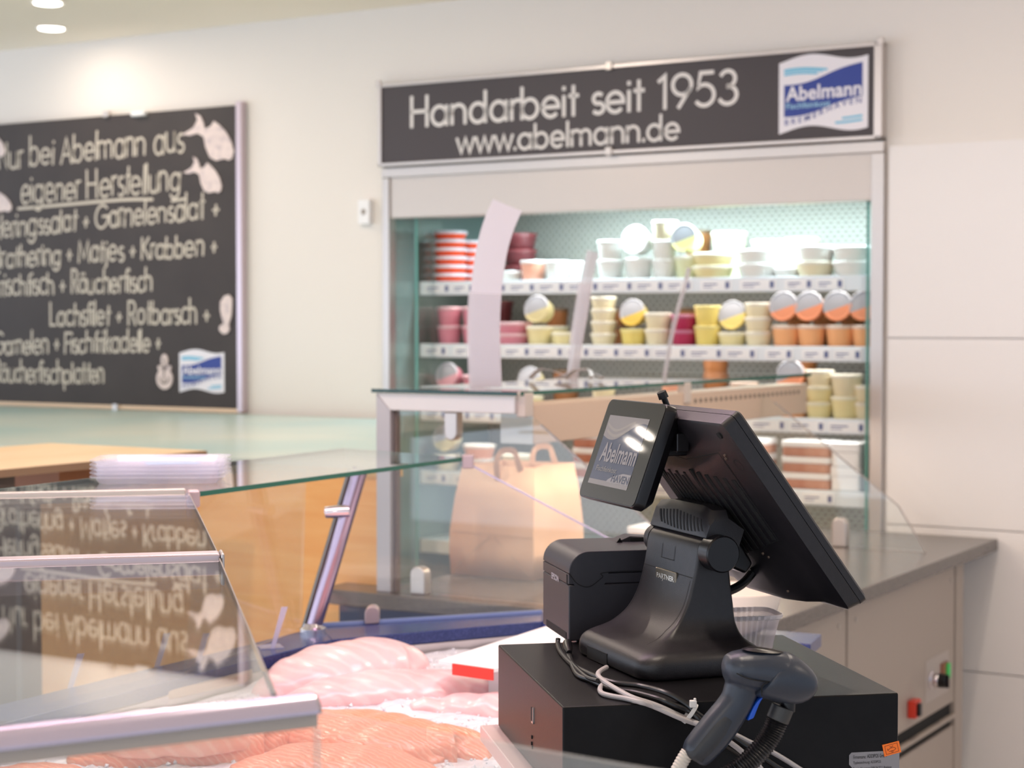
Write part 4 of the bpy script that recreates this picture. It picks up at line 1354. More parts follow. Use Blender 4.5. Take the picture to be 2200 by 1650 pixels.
# steel plate that carries the till
dp = lambda u, v: (DR.w(u, v, 0).x, DR.w(u, v, 0).y)
obj('till_plate', MB().prism([dp(-0.022, -0.02), dp(0.43, -0.02), dp(0.43, 0.41), dp(-0.022, 0.41)], 1.040, 1.061), mat('plate_pink', S(226, 200, 196), 0.4, 0.3), t, bevel=0.002)
obj('till_plate_leg', MB().prism([dp(0.1, 0.08), dp(0.32, 0.08), dp(0.32, 0.32), dp(0.1, 0.32)], 0.90, 1.040), tray_m, t)

obj('printer_shelf', MB().prism([dp(0.108, 0.397), dp(0.27, 0.397), dp(0.27, 0.525), dp(0.108, 0.525)], 1.162, 1.175), black_smooth, t, bevel=0.002)
obj('shelf_leg', MB().prism([dp(0.15, 0.41), dp(0.25, 0.41), dp(0.25, 0.46), dp(0.15, 0.46)], 0.90, 1.162), black_smooth, t)

# ------------------------------------------------------------------ ice
rnd = random.Random(4)
from mathutils import noise as mn


def ice_h(x, y):
    n1 = mn.noise(Vector((x * 3, y * 3, 1)))
    n2 = mn.noise(Vector((x * 14, y * 14, 5)))
    n3 = mn.noise(Vector((x * 45, y * 45, 9)))
    return 0.958 + 0.012 * n1 + 0.008 * n2 + 0.006 * n3


def back_y(x):
    for k in range(4):
        if F[k][0] <= x <= F[k + 1][0]:
            a = (x - F[k][0]) / (F[k + 1][0] - F[k][0])
            return F[k][1] + a * (F[k + 1][1] - F[k][1])
    return F[-1][1]


im = MB()
NX, NY = 120, 130
rows = []
for i in range(NX + 1):
    x = -1.085 + 1.63 * i / NX
    y1 = back_y(x) - 0.015
    y0 = 1.85
    rows.append([(x, y0 + (y1 - y0) * j / NY, ice_h(x, y0 + (y1 - y0) * j / NY)) for j in range(NY + 1)])
im.loft(rows, cap=False, closed=False)
nb = 0
while nb < 2600:
    x, y = rnd.uniform(-0.75, 0.5), rnd.uniform(2.35, 3.45)
    if y > back_y(x) - 0.03:
        continue
    h = ice_h(x, y)
    s = rnd.uniform(0.002, 0.0055)
    q = Quaternion((rnd.random(), rnd.random(), rnd.random(), rnd.random())).normalized()
    vs = [Vector(p) for p in ((1, 0, 0), (-1, 0, 0), (0, 1, 0), (0, -1, 0), (0, 0, 1), (0, 0, -1))]
    vs = [q @ (p * s * rnd.uniform(0.6, 1.2)) + Vector((x, y, h + 0.001)) for p in vs]
    im.add(vs, [(0, 2, 4), (2, 1, 4), (1, 3, 4), (3, 0, 4), (2, 0, 5), (1, 2, 5), (3, 1, 5), (0, 3, 5)])
    nb += 1
ice = obj('crushed_ice', im, ice_m, ang=20)
tag(ice, 'bed of crushed ice under the fish fillets', 'ice', kind='stuff')


# ------------------------------------------------------------------ fillets
def fillet(name, label, spine, widths, heights, m, group, cat='fish fillet', ridge=0.0, base_dz=0.0, seed=0):
    sp = [Vector((p[0], p[1], p[2] if len(p) > 2 else 0)) for p in spine]
    n = len(sp)
    pts = spline(sp, 8)
    ws = spline([(w, h, 0) for w, h in zip(widths, heights)], 8)
    rings = []
    K = 18
    for i, p in enumerate(pts):
        d = (pts[min(i + 1, len(pts) - 1)] - pts[max(i - 1, 0)])
        d = Vector((d.x, d.y, 0)).normalized()
        nn = Vector((-d.y, d.x, 0))
        w, h = max(ws[i].x, 0.003), max(ws[i].y, 0.002)
        z = ice_h(p.x, p.y) - 0.004 + p.z + base_dz
        ring = []
        for k in range(K):
            a = 2 * pi * k / K
            c, s = cos(a), sin(a)
            prof = h * (max(s, 0) ** 0.7) * (1 + ridge * cos(3 * a)) if s > 0 else -0.006 * (abs(s) ** 0.5)
            wob = 0.004 * mn.noise(Vector((p.x * 30 + seed, p.y * 30, a)))
            q = p + nn * (w / 2 * (abs(c) ** 0.8) * (1 if c > 0 else -1) + wob)
            ring.append((q.x, q.y, z + prof + wob * 0.5))
        rings.append(ring)
    o = obj(name, MB().loft(rings), m, None, WORLD, (sp[n // 2].x, sp[n // 2].y, 0.955), ang=70, sub=1)
    return tag(o, label, cat, group)


GS, GW = 'salmon fillets on the ice', 'pale pink fish fillets on the ice'
fillet('salmon_fillet', 'large salmon fillet lying lengthwise, middle of the orange fillets', [(-0.42, 2.80), (-0.33, 2.755), (-0.23, 2.70), (-0.14, 2.635), (-0.095, 2.59)], [0.03, 0.15, 0.20, 0.17, 0.05], [0.01, 0.040, 0.048, 0.040, 0.012], salmon, GS, seed=1)
fillet('salmon_fillet', 'salmon tail piece curled at the end nearest the cash drawer', [(-0.155, 2.60), (-0.12, 2.635), (-0.075, 2.645), (-0.035, 2.60)], [0.05, 0.12, 0.11, 0.015], [0.015, 0.040, 0.034, 0.006], salmon, GS, seed=2)
fillet('salmon_fillet', 'salmon fillet with pale rolled belly edge under the metal bar', [(-0.66, 2.60), (-0.56, 2.615), (-0.46, 2.645), (-0.375, 2.67), (-0.345, 2.66)], [0.04, 0.15, 0.19, 0.16, 0.06], [0.01, 0.036, 0.050, 0.050, 0.02], salmon, GS, seed=3)
fillet('salmon_fillet', 'pale salmon belly strip rolled over the bar-side fillet', [(-0.60, 2.575), (-0.52, 2.565), (-0.44, 2.585), (-0.38, 2.60)], [0.02, 0.06, 0.075, 0.03], [0.01, 0.030, 0.035, 0.014], salmon_pale, GS, base_dz=0.022, seed=4)
fillet('salmon_fillet', 'salmon fillet cut by the lower picture edge', [(-0.40, 2.50), (-0.30, 2.54), (-0.20, 2.53), (-0.10, 2.50)], [0.05, 0.15, 0.15, 0.05], [0.012, 0.032, 0.032, 0.012], salmon, GS, seed=5)
fillet('salmon_fillet', 'salmon fillet farthest along the bar, under the corner glass', [(-0.80, 2.37), (-0.72, 2.41), (-0.64, 2.43), (-0.56, 2.45)], [0.05, 0.15, 0.15, 0.04], [0.01, 0.03, 0.036, 0.012], salmon, GS, seed=6)
fillet('white_fish_fillet', 'thick pale pink fillet humped up against the navy ledge', [(-0.445, 3.06), (-0.375, 3.12), (-0.29, 3.195), (-0.205, 3.24), (-0.165, 3.23)], [0.04, 0.17, 0.22, 0.19, 0.05], [0.012, 0.045, 0.062, 0.055, 0.015], redfish, GW, seed=7)
fillet('white_fish_fillet', 'long pale pink fillet lying before the thick humped one', [(-0.42, 2.96), (-0.30, 3.02), (-0.18, 3.06), (-0.06, 3.06), (0.0, 3.02)], [0.05, 0.14, 0.17, 0.13, 0.04], [0.012, 0.034, 0.038, 0.030, 0.01], redfish, GW, seed=8)
fillet('white_fish_fillet', 'small pale fillet tail nearest the cash drawer', [(-0.17, 2.92), (-0.09, 2.93), (-0.01, 2.90), (0.03, 2.87)], [0.03, 0.10, 0.10, 0.03], [0.01, 0.026, 0.026, 0.008], redfish, GW, seed=9)

# ------------------------------------------------------------------ price holders, price board, tray stack
GP = 'clear price holders standing in the ice'


def holder(px, py, label, h=0.075, z=0.975, rot=20):
    p = onz(px, py, z)
    fr = Frame((p[0], p[1], 0), rot)
    m = MB()
    m.prism([(-0.022, 0.0), (0.022, 0.0), (0.022, 0.040), (-0.022, 0.040)], z, z + 0.0015)
    m.add([(-0.004, 0.0, z), (0.004, 0.0, z), (0.004, -0.0015, z), (-0.004, -0.0015, z)] + [(0.026 - 0.006, 0.012, z + h), (0.026 + 0.006, 0.012, z + h), (0.026 + 0.006, 0.0105, z + h), (0.026 - 0.006, 0.0105, z + h)],
          [(0, 1, 2, 3), (4, 5, 6, 7), (0, 1, 5, 4), (1, 2, 6, 5), (2, 3, 7, 6), (3, 0, 4, 7)])
    o = obj('price_holder', m, mat('holder_plastic', S(206, 204, 232), 0.2, alpha=0.55), None, fr, (0, 0, z))
    tag(o, label, 'price holder', GP)


holder(585, 1394, 'clear plastic price holder on the navy ledge beside the orange wood', z=LZ)
holder(415, 1455, 'clear plastic price holder seen through the glass, next to the mirrored fish')
holder(330, 1455, 'clear plastic price holder seen through the glass, with long flat foot')
holder(142, 1505, 'clear plastic price holder nearest the metal bar, under the glass')

pbz = 1.030
t = thing('price_board', 'white board with a red front strip lying at the cash drawer', 'price board', WORLD, (0.02, 3.1, 1.012))
poly = [(-0.125, 2.985), (-0.099, 2.962), (-0.03, 2.912), (0.17, 3.10), (0.105, 3.38), (0.075, 3.345)]
obj('board', MB().prism(poly, pbz - 0.006, pbz), mat('board_white', S(250, 248, 248), 0.4, emit=((1, 0.98, 0.98, 1), 0.0)), t)
obj('red_strip', edge((-0.0985, 2.9610), (-0.03, 2.911), pbz - 0.019, pbz - 0.0005, 0.004), red_edge, t)
obj('foot', MB().box(-0.04, 0.08, 2.99, 3.15, 0.952, pbz - 0.006), white_gloss, t)

TRG = 'clear trays stacked on the glass'
tr = Frame((-0.604, 3.045, 0), 3)
for k in range(5):
    z0 = GZ + 0.0085 + k * 0.0068
    m = MB()
    R1 = rrect(-0.100, 0.100, -0.062, 0.062, 0.02, 4)
    R2 = rrect(-0.108, 0.108, -0.070, 0.070, 0.022, 4)
    R3 = rrect(-0.114, 0.114, -0.076, 0.076, 0.024, 4)
    bend = lambda x: (0.010 * (1 - (x / 0.114) ** 2) if k == 4 else 0)
    m.loft([[(x, y, z0) for x, y in R1], [(x, y, z0 + 0.012) for x, y in R2], [(x, y, z0 + 0.013) for x, y in R3], [(x, y, z0 + 0.011) for x, y in R3]], cap=False)
    m.add([(x, y, z0 + (0.0005 if k < 4 else 0.002)) for x, y in R1], [tuple(range(len(R1)))])
    o = obj('plastic_tray', m, clear_plastic, None, tr, (0, 0, z0))
    tag(o, ('lowest', 'second-lowest', 'middle', 'second-highest', 'topmost')[k] + ' clear plastic tray of the stack on the glass top', 'plastic tray', TRG)
o = MB().prism([(-0.02, -0.045), (0.07, -0.03), (0.05, 0.04), (-0.035, 0.03)], GZ + 0.0085 + 4 * 0.0068 + 0.004, GZ + 0.0085 + 4 * 0.0068 + 0.005)
tag(obj('blue_leaflet', o, mat('pale_blue_film', S(176, 206, 236), 0.4), None, tr, (0, 0, GZ)), 'pale blue film lying in the topmost clear tray', 'film')
# ------------------------------------------------------------------ cash drawer
t = thing('cash_drawer', 'black steel cash drawer box with type label and orange sticker', 'cash drawer', DR, (0.2, 0.2, -0.11))
obj('case', MB().box(0, 0.40, 0, 0.395, -0.11, 0), drawer_black, t, bevel=0.0022, seg=3)
_, v, z = onu(1144, 1535, 0, DR)
ks = obj('lock_slot', MB().box(-0.0008, 0.001, v - 0.006, v + 0.006, z - 0.008, z + 0.008), black_deep, t)
obj('slot_frame', MB().box(-0.0014, 0.0, v - 0.008, v + 0.001, z - 0.010, z - 0.008).box(-0.0014, 0.0, v - 0.008, v - 0.006, z - 0.01, z + 0.01), alu, ks)
for dv, dz in ((0.002, -0.028), (0.003, -0.036), (-0.001, -0.040)):
    obj('rivet', MB().box(-0.0012, 0.0002, v + dv - 0.0015, v + dv + 0.0015, z + dz - 0.002, z + dz + 0.002), black_deep, t)
la = onv(1824, 1617, 0, DR)
lb = onv(1932, 1611, 0, DR)
L0, L1, LT = la[0], lb[0], la[2]
fl = lambda x, y: (x, -0.0009, y)
lab = obj('type_label', MB().prism([(L0 + 0.003, LT), (L1, LT), (L1, LT - 0.05), (L0 + 0.006, LT - 0.05), (L0 + 0.006, LT - 0.020), (L0, LT - 0.014), (L0, LT - 0.003)], 0.0, 0.0006, lambda x, y, h: (x, -h, y)), label_silver, t)
tm = MB()
type_text(tm, 'Firmenname:', L0 + 0.005, LT - 0.0075, 0.0155, 0.0042, fl)
type_text(tm, 'ADDIPOS GmbH', L0 + 0.022, LT - 0.0072, 0.024, 0.0044, fl, 0, 0.012)
type_text(tm, 'Typbezeichnung: ADDIPOS', L0 + 0.005, LT - 0.0145, 0.034, 0.0042, fl)
type_text(tm, 'Baujahr/Nummer: D09-04.37 2. Revision', L0 + 0.005, LT - 0.0215, 0.047, 0.0042, fl)
type_text(tm, 'ID: RCAE, BJ/G, 1CA14312', L0 + 0.012, LT - 0.028, 0.035, 0.0042, fl)
obj('label_print', tm, ink, lab)
oa, ob, oc, od = (onv(1897, 1600, 0, DR), onv(1933, 1591, 0, DR), onv(1938, 1615, 0, DR), onv(1902, 1625, 0, DR))
sq = [(p[0] - 0.0015, p[2]) for p in (oa, ob, oc, od)]
st = obj('warning_sticker', MB().prism(sq, 0.0007, 0.0012, lambda x, y, h: (x, -h, y)), orange_st, t)
cx, cz = sum(p[0] for p in sq) / 4, sum(p[1] for p in sq) / 4
fo_ = lambda x, y: (cx + x * 0.97 - y * 0.22, -0.0014, cz + y * 0.97 - x * -0.22)
sm = MB()
sm.ribbon([(-0.0078, -0.0050), (0.0078, -0.0050), (0.0078, 0.0050), (-0.0078, 0.0050), (-0.0078, -0.0050)], 0.0005, fo_)
sm.ribbon([(-0.005, -0.001), (-0.002, 0.001), (0.003, 0.001), (0.005, -0.001), (0.003, -0.0025), (-0.004, -0.0025)], 0.0006, fo_).ribbon([(-0.002, 0.003), (0, 0.0018), (0.002, 0.0032)], 0.0006, fo_).ribbon(arc(0, -0.0032, 0.0012, 0.001, 0, 360, 8), 0.0005, fo_).ribbon([(-0.005, 0.001), (-0.005, -0.001)], 0.0008, fo_)
obj('sticker_print', sm, mat('sticker_ink', S(120, 50, 16), 0.6), st)

# ------------------------------------------------------------------ receipt printer
t = thing('receipt_printer', 'dark grey cube receipt printer with rounded top edge behind the till stand', 'printer', PR, (0.09, 0.067, 0.0))
PWD, PDP, PH = 0.195, 0.143, 0.120


def pr_prof(z0, z1, r):
    p = [(0, z0), (PWD, z0), (PWD, z1)]
    if r:
        p += [(r + r * cos(radians(a)), z1 - r + r * sin(radians(a))) for a in range(90, 181, 10)]
    else:
        p += [(0, z1)]
    return p


yz_ = lambda x, y, h: (x, h, y)
body = obj('body', MB().prism(pr_prof(0.0, 0.0755, 0), 0, PDP, yz_), printer_grey, t, bevel=0.002)
cov = obj('top_cover', MB().prism(pr_prof(0.0905, PH, 0.028), 0, PDP, yz_), printer_grey, t, bevel=0.003, seg=3)
obj('middle_band', MB().prism(pr_prof(0.0762, 0.0898, 0), 0.0006, PDP - 0.0006, yz_), printer_grey, t, bevel=0.001)
obj('cover_hinge', MB().lathe([(0.0265, -0.0004), (0.0265, 0.0016), (0.025, 0.0022)], (0.0285, 0.0, PH - 0.0285), 28, ax='y'), printer_grey, cov)
obj('seam', MB().ribbon(spline([(0.001, 0.090), (0.012, 0.077), (0.028, 0.073), (0.046, 0.085), (0.056, 0.0918), (0.19, 0.0918)], 5), 0.0011, lambda x, y: (x, -0.0026, y)), black_deep, cov)
obj('cover_tab', MB().box(-0.0008, 0.0008, 0.008, 0.010, 0.077, 0.089).box(-0.0012, 0.0, 0.004, 0.012, 0.0755, 0.077), black_deep, t)
obj('cable_recess', MB().box(-0.0006, 0.03, 0.012, PDP - 0.022, 0.0004, 0.010), black_deep, body)
a, b = onu(1186, 1233, 0, PR), onu(1205, 1250, 0, PR)
obj('logo_print', type_text(MB(), 'EPSON', 0, 0, abs(a[1] - b[1]) * 0.8, 0.0088, lambda x, y: (-0.0008, a[1] - x, b[2] - 0.002 + y), 0, 0.02), mat('printer_print', S(176, 176, 184), 0.4), body)
obj('paper_lever', MB().prism([(0.085, PH - 0.002), (0.18, PH - 0.002), (0.18, PH + 0.003), (0.112, PH + 0.008), (0.10, PH + 0.0035)], 0.09, 0.122, yz_), printer_grey, cov, bevel=0.0015)
obj('paper_slot', MB().box(0.112, 0.150, 0.088, 0.0905, PH + 0.001, PH + 0.0058), black_deep, cov)
obj('cutter_tab', MB().prism([(0.090, PH), (0.099, PH), (0.0955, PH + 0.007)], 0.082, 0.086, yz_), black_smooth, cov)

# ------------------------------------------------------------------ till terminal
t = TILL = thing('till_terminal', 'black till terminal with tilted monitor on a curved stand and customer display', 'till', POS, (0.09, 0.02, 0.0))


def rr3(z, u0, u1, v0, v1, r, n=5):
    return [(x, y, z) for x, y in rrect(u0, u1, v0, v1, r, n)]


ST_ = [(0.0, 0.006, 0.170, -0.106, 0.106, 0.026), (0.003, 0.001, 0.173, -0.111, 0.110, 0.028), (0.014, 0.000, 0.174, -0.112, 0.111, 0.028), (0.024, 0.003, 0.171, -0.110, 0.109, 0.027), (0.031, 0.013, 0.165, -0.103, 0.105, 0.024), (0.036, 0.030, 0.159, -0.088, 0.101, 0.018),
       (0.043, 0.049, 0.155, -0.070, 0.097, 0.010), (0.058, 0.070, 0.151, -0.059, 0.0955, 0.005), (0.080, 0.084, 0.149, -0.056, 0.095, 0.004), (0.105, 0.0920, 0.146, -0.055, 0.095, 0.004), (0.128, 0.0970, 0.143, -0.055, 0.095, 0.004), (0.146, 0.0995, 0.140, -0.055, 0.095, 0.004), (0.156, 0.1035, 0.137, -0.055, 0.095, 0.004), (0.161, 0.110, 0.132, -0.055, 0.095, 0.004)]
ST_ = [(a.x, a.y, a.z, b.x, b.y, b.z) for a, b in zip(spline([q[:3] for q in ST_], 4), spline([q[3:] for q in ST_], 4))]
obj('stand', MB().loft([rr3(*q) for q in ST_]), black_plastic, t, bevel=0.0, ang=32)
SU = lambda z: next(a[1] + (b[1] - a[1]) * (z - a[0]) / (b[0] - a[0]) for a, b in zip(ST_, ST_[1:]) if a[0] <= z <= b[0])
fz = lambda v, z: (SU(z) - 0.0006, v, z)
gr = MB()
gr.ribbon([(-0.050, 0.1135), (0.090, 0.1135)], 0.0009, fz)
gr.ribbon([(0.008, 0.128), (0.008, 0.1455)], 0.0009, fz).ribbon([(0.045, 0.128), (0.045, 0.1455)], 0.0009, fz).ribbon([(0.008, 0.128), (0.045, 0.128)], 0.0009, fz)
gr.ribbon([(-0.047, 0.036 + 0.0035 * i) for i in range(22)], 0.0008, lambda v, z: fz(v - max(0, 0.05 - z) * 0.8, z))
gr.ribbon([(0.088, 0.036 + 0.0035 * i) for i in range(22)], 0.0008, fz)
obj('panel_gap', gr, black_deep, t)
nt_ = obj('cable_notch', MB().box(-0.0008, 0.03, *sorted((onu(1264, 1425, 0.001, POS)[1], onu(1306, 1440, 0.001, POS)[1])), 0.001, 0.0165), black_deep, t, bevel=0.0)
for px, py in ((1246, 1416), (1322, 1458)):
    _, v, z = onu(px, py, 0.002, POS)
    obj('vent_notch', MB().box(-0.0006, 0.006, v - 0.0022, v + 0.0022, z - 0.004, z + 0.004), black_deep, t)
# badge
zb = 0.1065
ub = SU(zb) - 0.0012
v0b, v1b = onu(1408, 1240, ub, POS)[1], onu(1452, 1254, ub, POS)[1]
bd_ = obj('badge', MB().box(ub, ub + 0.006, v1b, v0b, zb - 0.009, zb + 0.008), mat('badge_bronze', S(110, 100, 84), 0.25, 0.6), t, bevel=0.0012)
obj('badge_lettering', type_text(MB(), 'PARTNER', 0, 0, v0b - v1b - 0.010, 0.0066, lambda x, y: (ub - 0.0005, v0b - 0.005 - x, zb - 0.0045 + y), 0, 0.02).ribbon([(0, 0), (0.006, 0.005)], 0.0012, lambda x, y: (ub - 0.0007, v0b - 0.021 - x * 0.6, zb - 0.0088 + y)), mat('badge_silver', S(236, 230, 218), 0.25, 0.7), bd_)
# hinge barrel
HU, HZ = 0.122, 0.145
hb = obj('hinge_barrel', MB().tube([(HU, -0.056, HZ), (HU, 0.096, HZ)], 0.0155, 32), black_plastic, t)
obj('hinge_knob', MB().tube([(HU, -0.080, HZ), (HU, -0.078, HZ), (HU, -0.0555, HZ)], [0.0212, 0.0230, 0.0230], 36), black_smooth, t)
obj('hinge_knob', MB().tube([(HU - 0.003, 0.0955, HZ), (HU - 0.003, 0.108, HZ), (HU - 0.003, 0.111, HZ)], [0.0185, 0.0185, 0.0165], 36), black_plastic, t)
# monitor
TU, TZ_ = 0.108, 0.327


def mp_(s, v, n):
    return (TU + 0.604 * s - 0.797 * n, v, TZ_ - 0.797 * s - 0.604 * n)


MV0, MV1, MS = -0.147, 0.187, 0.297
ring = lambda s0, s1, v0, v1, r, n: [mp_(a, b, n) for a, b in rrect(s0, s1, v0, v1, r, 5)]
bz = obj('front_bezel', MB().loft([ring(0.003, MS - 0.003, MV0 + 0.003, MV1 - 0.003, 0.006, 0.0), ring(0.0, MS, MV0, MV1, 0.007, 0.003), ring(0.0, MS - 0.001, MV0, MV1, 0.007, 0.0108)]), black_plastic, t)
obj('screen', MB().loft([ring(0.03, MS - 0.035, MV0 + 0.02, MV1 - 0.02, 0.002, 0.0), ring(0.03, MS - 0.035, MV0 + 0.02, MV1 - 0.02, 0.002, -0.0004)]), screen_black, bz)
RN = [(0.0116, 0.0, MS - 0.002, MV0, MV1, 0.007), (0.028, 0.0, MS - 0.006, MV0 + 0.001, MV1 - 0.001, 0.008), (0.0305, 0.004, MS - 0.010, MV0 + 0.006, MV1 - 0.006, 0.009), (0.0325, 0.040, MS - 0.014, -0.108, 0.150, 0.012), (0.040, 0.052, MS - 0.014, -0.078, 0.122, 0.016), (0.0475, 0.062, MS - 0.018, -0.045, 0.092, 0.020), (0.051, 0.072, MS - 0.028, -0.025, 0.07, 0.022)]
obj('rear_housing', MB().loft([ring(s0, s1, v0, v1, r, n) for n, s0, s1, v0, v1, r in RN]), black_plastic, t, ang=50)


def shell_n(v):
    pts = [(-0.15, 0.030), (-0.108, 0.0325), (-0.078, 0.040), (-0.045, 0.0475), (-0.025, 0.051), (0.07, 0.051), (0.092, 0.0475), (0.122, 0.040), (0.15, 0.0325), (0.2, 0.03)]
    for (a, p), (b, q) in zip(pts, pts[1:]):
        if a <= v <= b:
            return p + (q - p) * (v - a) / (b - a)
    return 0.03


vg = MB()
rb_ = MB()
for k in range(11):
    v = 0.118 - k * 0.0112
    s0 = 0.070 + (0.006 if k % 2 else 0)
    for a, b in ((s0, 0.150),):
        w = 0.0026
        vg.add([mp_(a, v - w, shell_n(v - w) + 0.0006), mp_(a, v + w, shell_n(v + w) + 0.0006), mp_(b, v + w, shell_n(v + w) + 0.0006), mp_(b, v - w, shell_n(v - w) + 0.0006),
                mp_(a, v - w, shell_n(v - w) - 0.002), mp_(a, v + w, shell_n(v + w) - 0.002), mp_(b, v + w, shell_n(v + w) - 0.002), mp_(b, v - w, shell_n(v - w) - 0.002)],
               [(0, 1, 2, 3), (4, 7, 6, 5), (0, 4, 5, 1), (1, 5, 6, 2), (2, 6, 7, 3), (3, 7, 4, 0)])
for k in range(6):
    v = -0.018 - k * 0.0145
    a, b = 0.064 + 0.004 * k, 0.200 - 0.004 * k
    w = 0.0031
    vg.add([mp_(a, v - w, shell_n(v - w) + 0.0006), mp_(a, v + w, shell_n(v + w) + 0.0006), mp_(b, v + w, shell_n(v + w) + 0.0006), mp_(b, v - w, shell_n(v - w) + 0.0006),
            mp_(a, v - w, shell_n(v - w) - 0.002), mp_(a, v + w, shell_n(v + w) - 0.002), mp_(b, v + w, shell_n(v + w) - 0.002), mp_(b, v - w, shell_n(v - w) - 0.002)],
           [(0, 1, 2, 3), (4, 7, 6, 5), (0, 4, 5, 1), (1, 5, 6, 2), (2, 6, 7, 3), (3, 7, 4, 0)])
obj('vent_grille', vg, black_deep, t)
pg = MB()
pn_ = lambda s, v: mp_(s, v, shell_n(v) + 0.0006)
pg.ribbon([(0.046, 0.13), (0.046, -0.03), (0.042, -0.098), (0.18, -0.098), (0.185, -0.075), (0.193, -0.06), (0.193, -0.045)], 0.0014, pn_)
pg.ribbon(arc(0.062, -0.122, 0.008, 0.008, 0, 360, 18), 0.0009, lambda s, v: mp_(s, v, shell_n(v) + 0.0012))
obj('access_panel_gap', pg, black_deep, t)
for s, v in ((0.016, -0.126), (0.052, -0.104), (0.047, -0.106), (0.20, -0.052), (0.206, -0.058), (0.262, -0.05)):
    c = Vector(mp_(s, v, shell_n(v)))
    d = Vector((-0.797, 0, -0.604))
    big = s == 0.016
    obj('screw_hole' if big else 'screw', MB().tube([c - d * 0.001, c + d * 0.0016], 0.0048 if big else 0.0018, 12), black_deep if big else mat('screw_bronze', S(120, 104, 92), 0.4, 0.6), t)
# neck mount with curved slots
hd = MB()
prof = [(0.113, 0.160), (0.107, 0.164), (0.112, 0.192), (0.120, 0.201), (0.138, 0.201), (0.160, 0.172), (0.152, 0.150), (0.135, 0.152)]
hd.loft([[(x, v, z - dz * (z > 0.18)) for x, z in prof] for v, dz in ((-0.062, 0.014), (-0.055, 0.004), (-0.03, 0.0), (0.06, 0.0), (0.094, 0.004), (0.101, 0.014))])
hood = obj('neck_mount', hd, black_plastic, t, ang=40)
sl = MB()
for k in range(13):
    v = 0.078 - k * 0.0098
    h0, h1 = 0.167 - 0.004 * sin(k / 12 * pi) + 0.004, 0.191 - abs(k - 5) * 0.0008
    q = [(0.1070 + (z - 0.163) * 0.185, v - 0.010 * ((h1 - z) / (h1 - h0)) ** 1.6, z) for z in [h0 + (h1 - h0) * i / 6 for i in range(7)]]
    sl.loft([[(a - 0.0007, b - 0.0019, c), (a - 0.0007, b + 0.0019, c), (a + 0.002, b + 0.0019, c), (a + 0.002, b - 0.0019, c)] for a, b, c in q])
obj('curved_slots', sl, black_deep, hood)
obj('neck_bracket', MB().prism([(0.138, 0.150), (0.160, 0.168), (0.188, 0.125), (0.178, 0.112), (0.150, 0.124)], -0.035, 0.080, lambda x, y, h: (x, h, y)), black_smooth, t, bevel=0.004, seg=3)
obj('hidden_cable', MB().tube(spline([(0.140, 0.0, 0.10), (0.165, 0.005, 0.085), (0.195, 0.01, 0.092), (0.215, 0.012, 0.11)], 5), 0.006), cable_black, t)
# customer display


def dq(a, v, h):
    return (0.0705 - 0.342 * a - 0.94 * h, v, 0.329 - 0.94 * a + 0.342 * h)


DV0, DV1, DH = -0.030, 0.150, 0.137
rd = lambda i, r, h: [dq(a, b, h) for a, b in rrect(i, DH - i, DV0 + i, DV1 - i, r, 5)]
cd = obj('customer_display', MB().loft([rd(0.012, 0.006, -0.028), rd(0.004, 0.008, -0.019), rd(0.0, 0.009, -0.014), rd(0.0, 0.009, -0.002), rd(0.001, 0.009, 0.0)]), black_smooth, t)
obj('display_glass', MB().loft([rd(0.0022, 0.008, -0.0002), rd(0.0022, 0.008, 0.0007)]), screen_black, cd)
LA0, LA1, LV0, LV1 = 0.0225, 0.117, 0.006, 0.130
LWD, LHT = LV1 - LV0, LA1 - LA0
ld = lambda x, y, k=1: dq(LA1 - y * LHT, LV1 - x * LWD, 0.0007 + 0.00015 * k)
scr = [mat('lcd_grey', S(112, 110, 110), 0.03, emit=(S(176, 172, 174), 0.07)), mat('lcd_blue', S(58, 64, 80), 0.03, emit=(S(110, 118, 146), 0.07)), mat('lcd_pale', S(118, 116, 118), 0.03, emit=(S(206, 204, 208), 0.065)), mat('lcd_line', S(120, 116, 112), 0.03, emit=(S(168, 172, 170), 0.10))]
lm = MB()
lm.add([ld(0, 0), ld(1, 0), ld(1, 1), ld(0, 1)], [(0, 1, 2, 3)], 1)
N = 24
xs = [i / N for i in range(N + 1)]


def lband(lo, hi, mi, k, xa=0.0, xb=1.0):
    q = [xa + (xb - xa) * i / N for i in range(N + 1)]
    lm.add([ld(x, lo(x), k) for x in q] + [ld(x, hi(x), k) for x in q], [(i, i + 1, N + 2 + i, N + 1 + i) for i in range(N)], mi)


lband(lambda x: 0.72 - 0.10 * sin(x * 5.2 + 0.2) + 0.12 * x, lambda x: 1.0, 0, 2)
lband(lambda x: 0.84 - 0.07 * sin(x * 7 - 0.4), lambda x: 0.88 - 0.07 * sin(x * 7 - 0.4), 3, 3, 0.04, 0.7)
lband(lambda x: 0.76 - 0.07 * sin(x * 7 - 0.4), lambda x: 0.80 - 0.07 * sin(x * 7 - 0.4), 3, 3, 0.06, 0.6)
lband(lambda x: 0.0, lambda x: 0.07, 0, 2)
lband(lambda x: 0.06, lambda x: 0.07 + 0.14 * max(0.0, min(1, (x - 0.45) / 0.35)) ** 0.6, 2, 3, 0.45, 1.0)
fl_ = lambda k: (lambda x, y: ld(x, y, k))
type_text(lm, 'Abelmann', 0.10, 0.33, 0.89, 0.28, fl_(4), 2, 0.02)
type_text(lm, 'Fischfeinkost', 0.10, 0.195, 0.52, 0.075, fl_(4), 3, 0.0)
type_text(lm, 'HAVEN', 0.56, 0.075, 0.42, 0.105, fl_(5), 1, 0.01)
lc = obj('lcd_image', lm, scr, cd)
obj('display_bracket', MB().box(0.078, 0.118, -0.005, 0.03, 0.262, 0.300).box(0.086, 0.104, -0.022, -0.004, 0.268, 0.292), black_smooth, t, bevel=0.002)
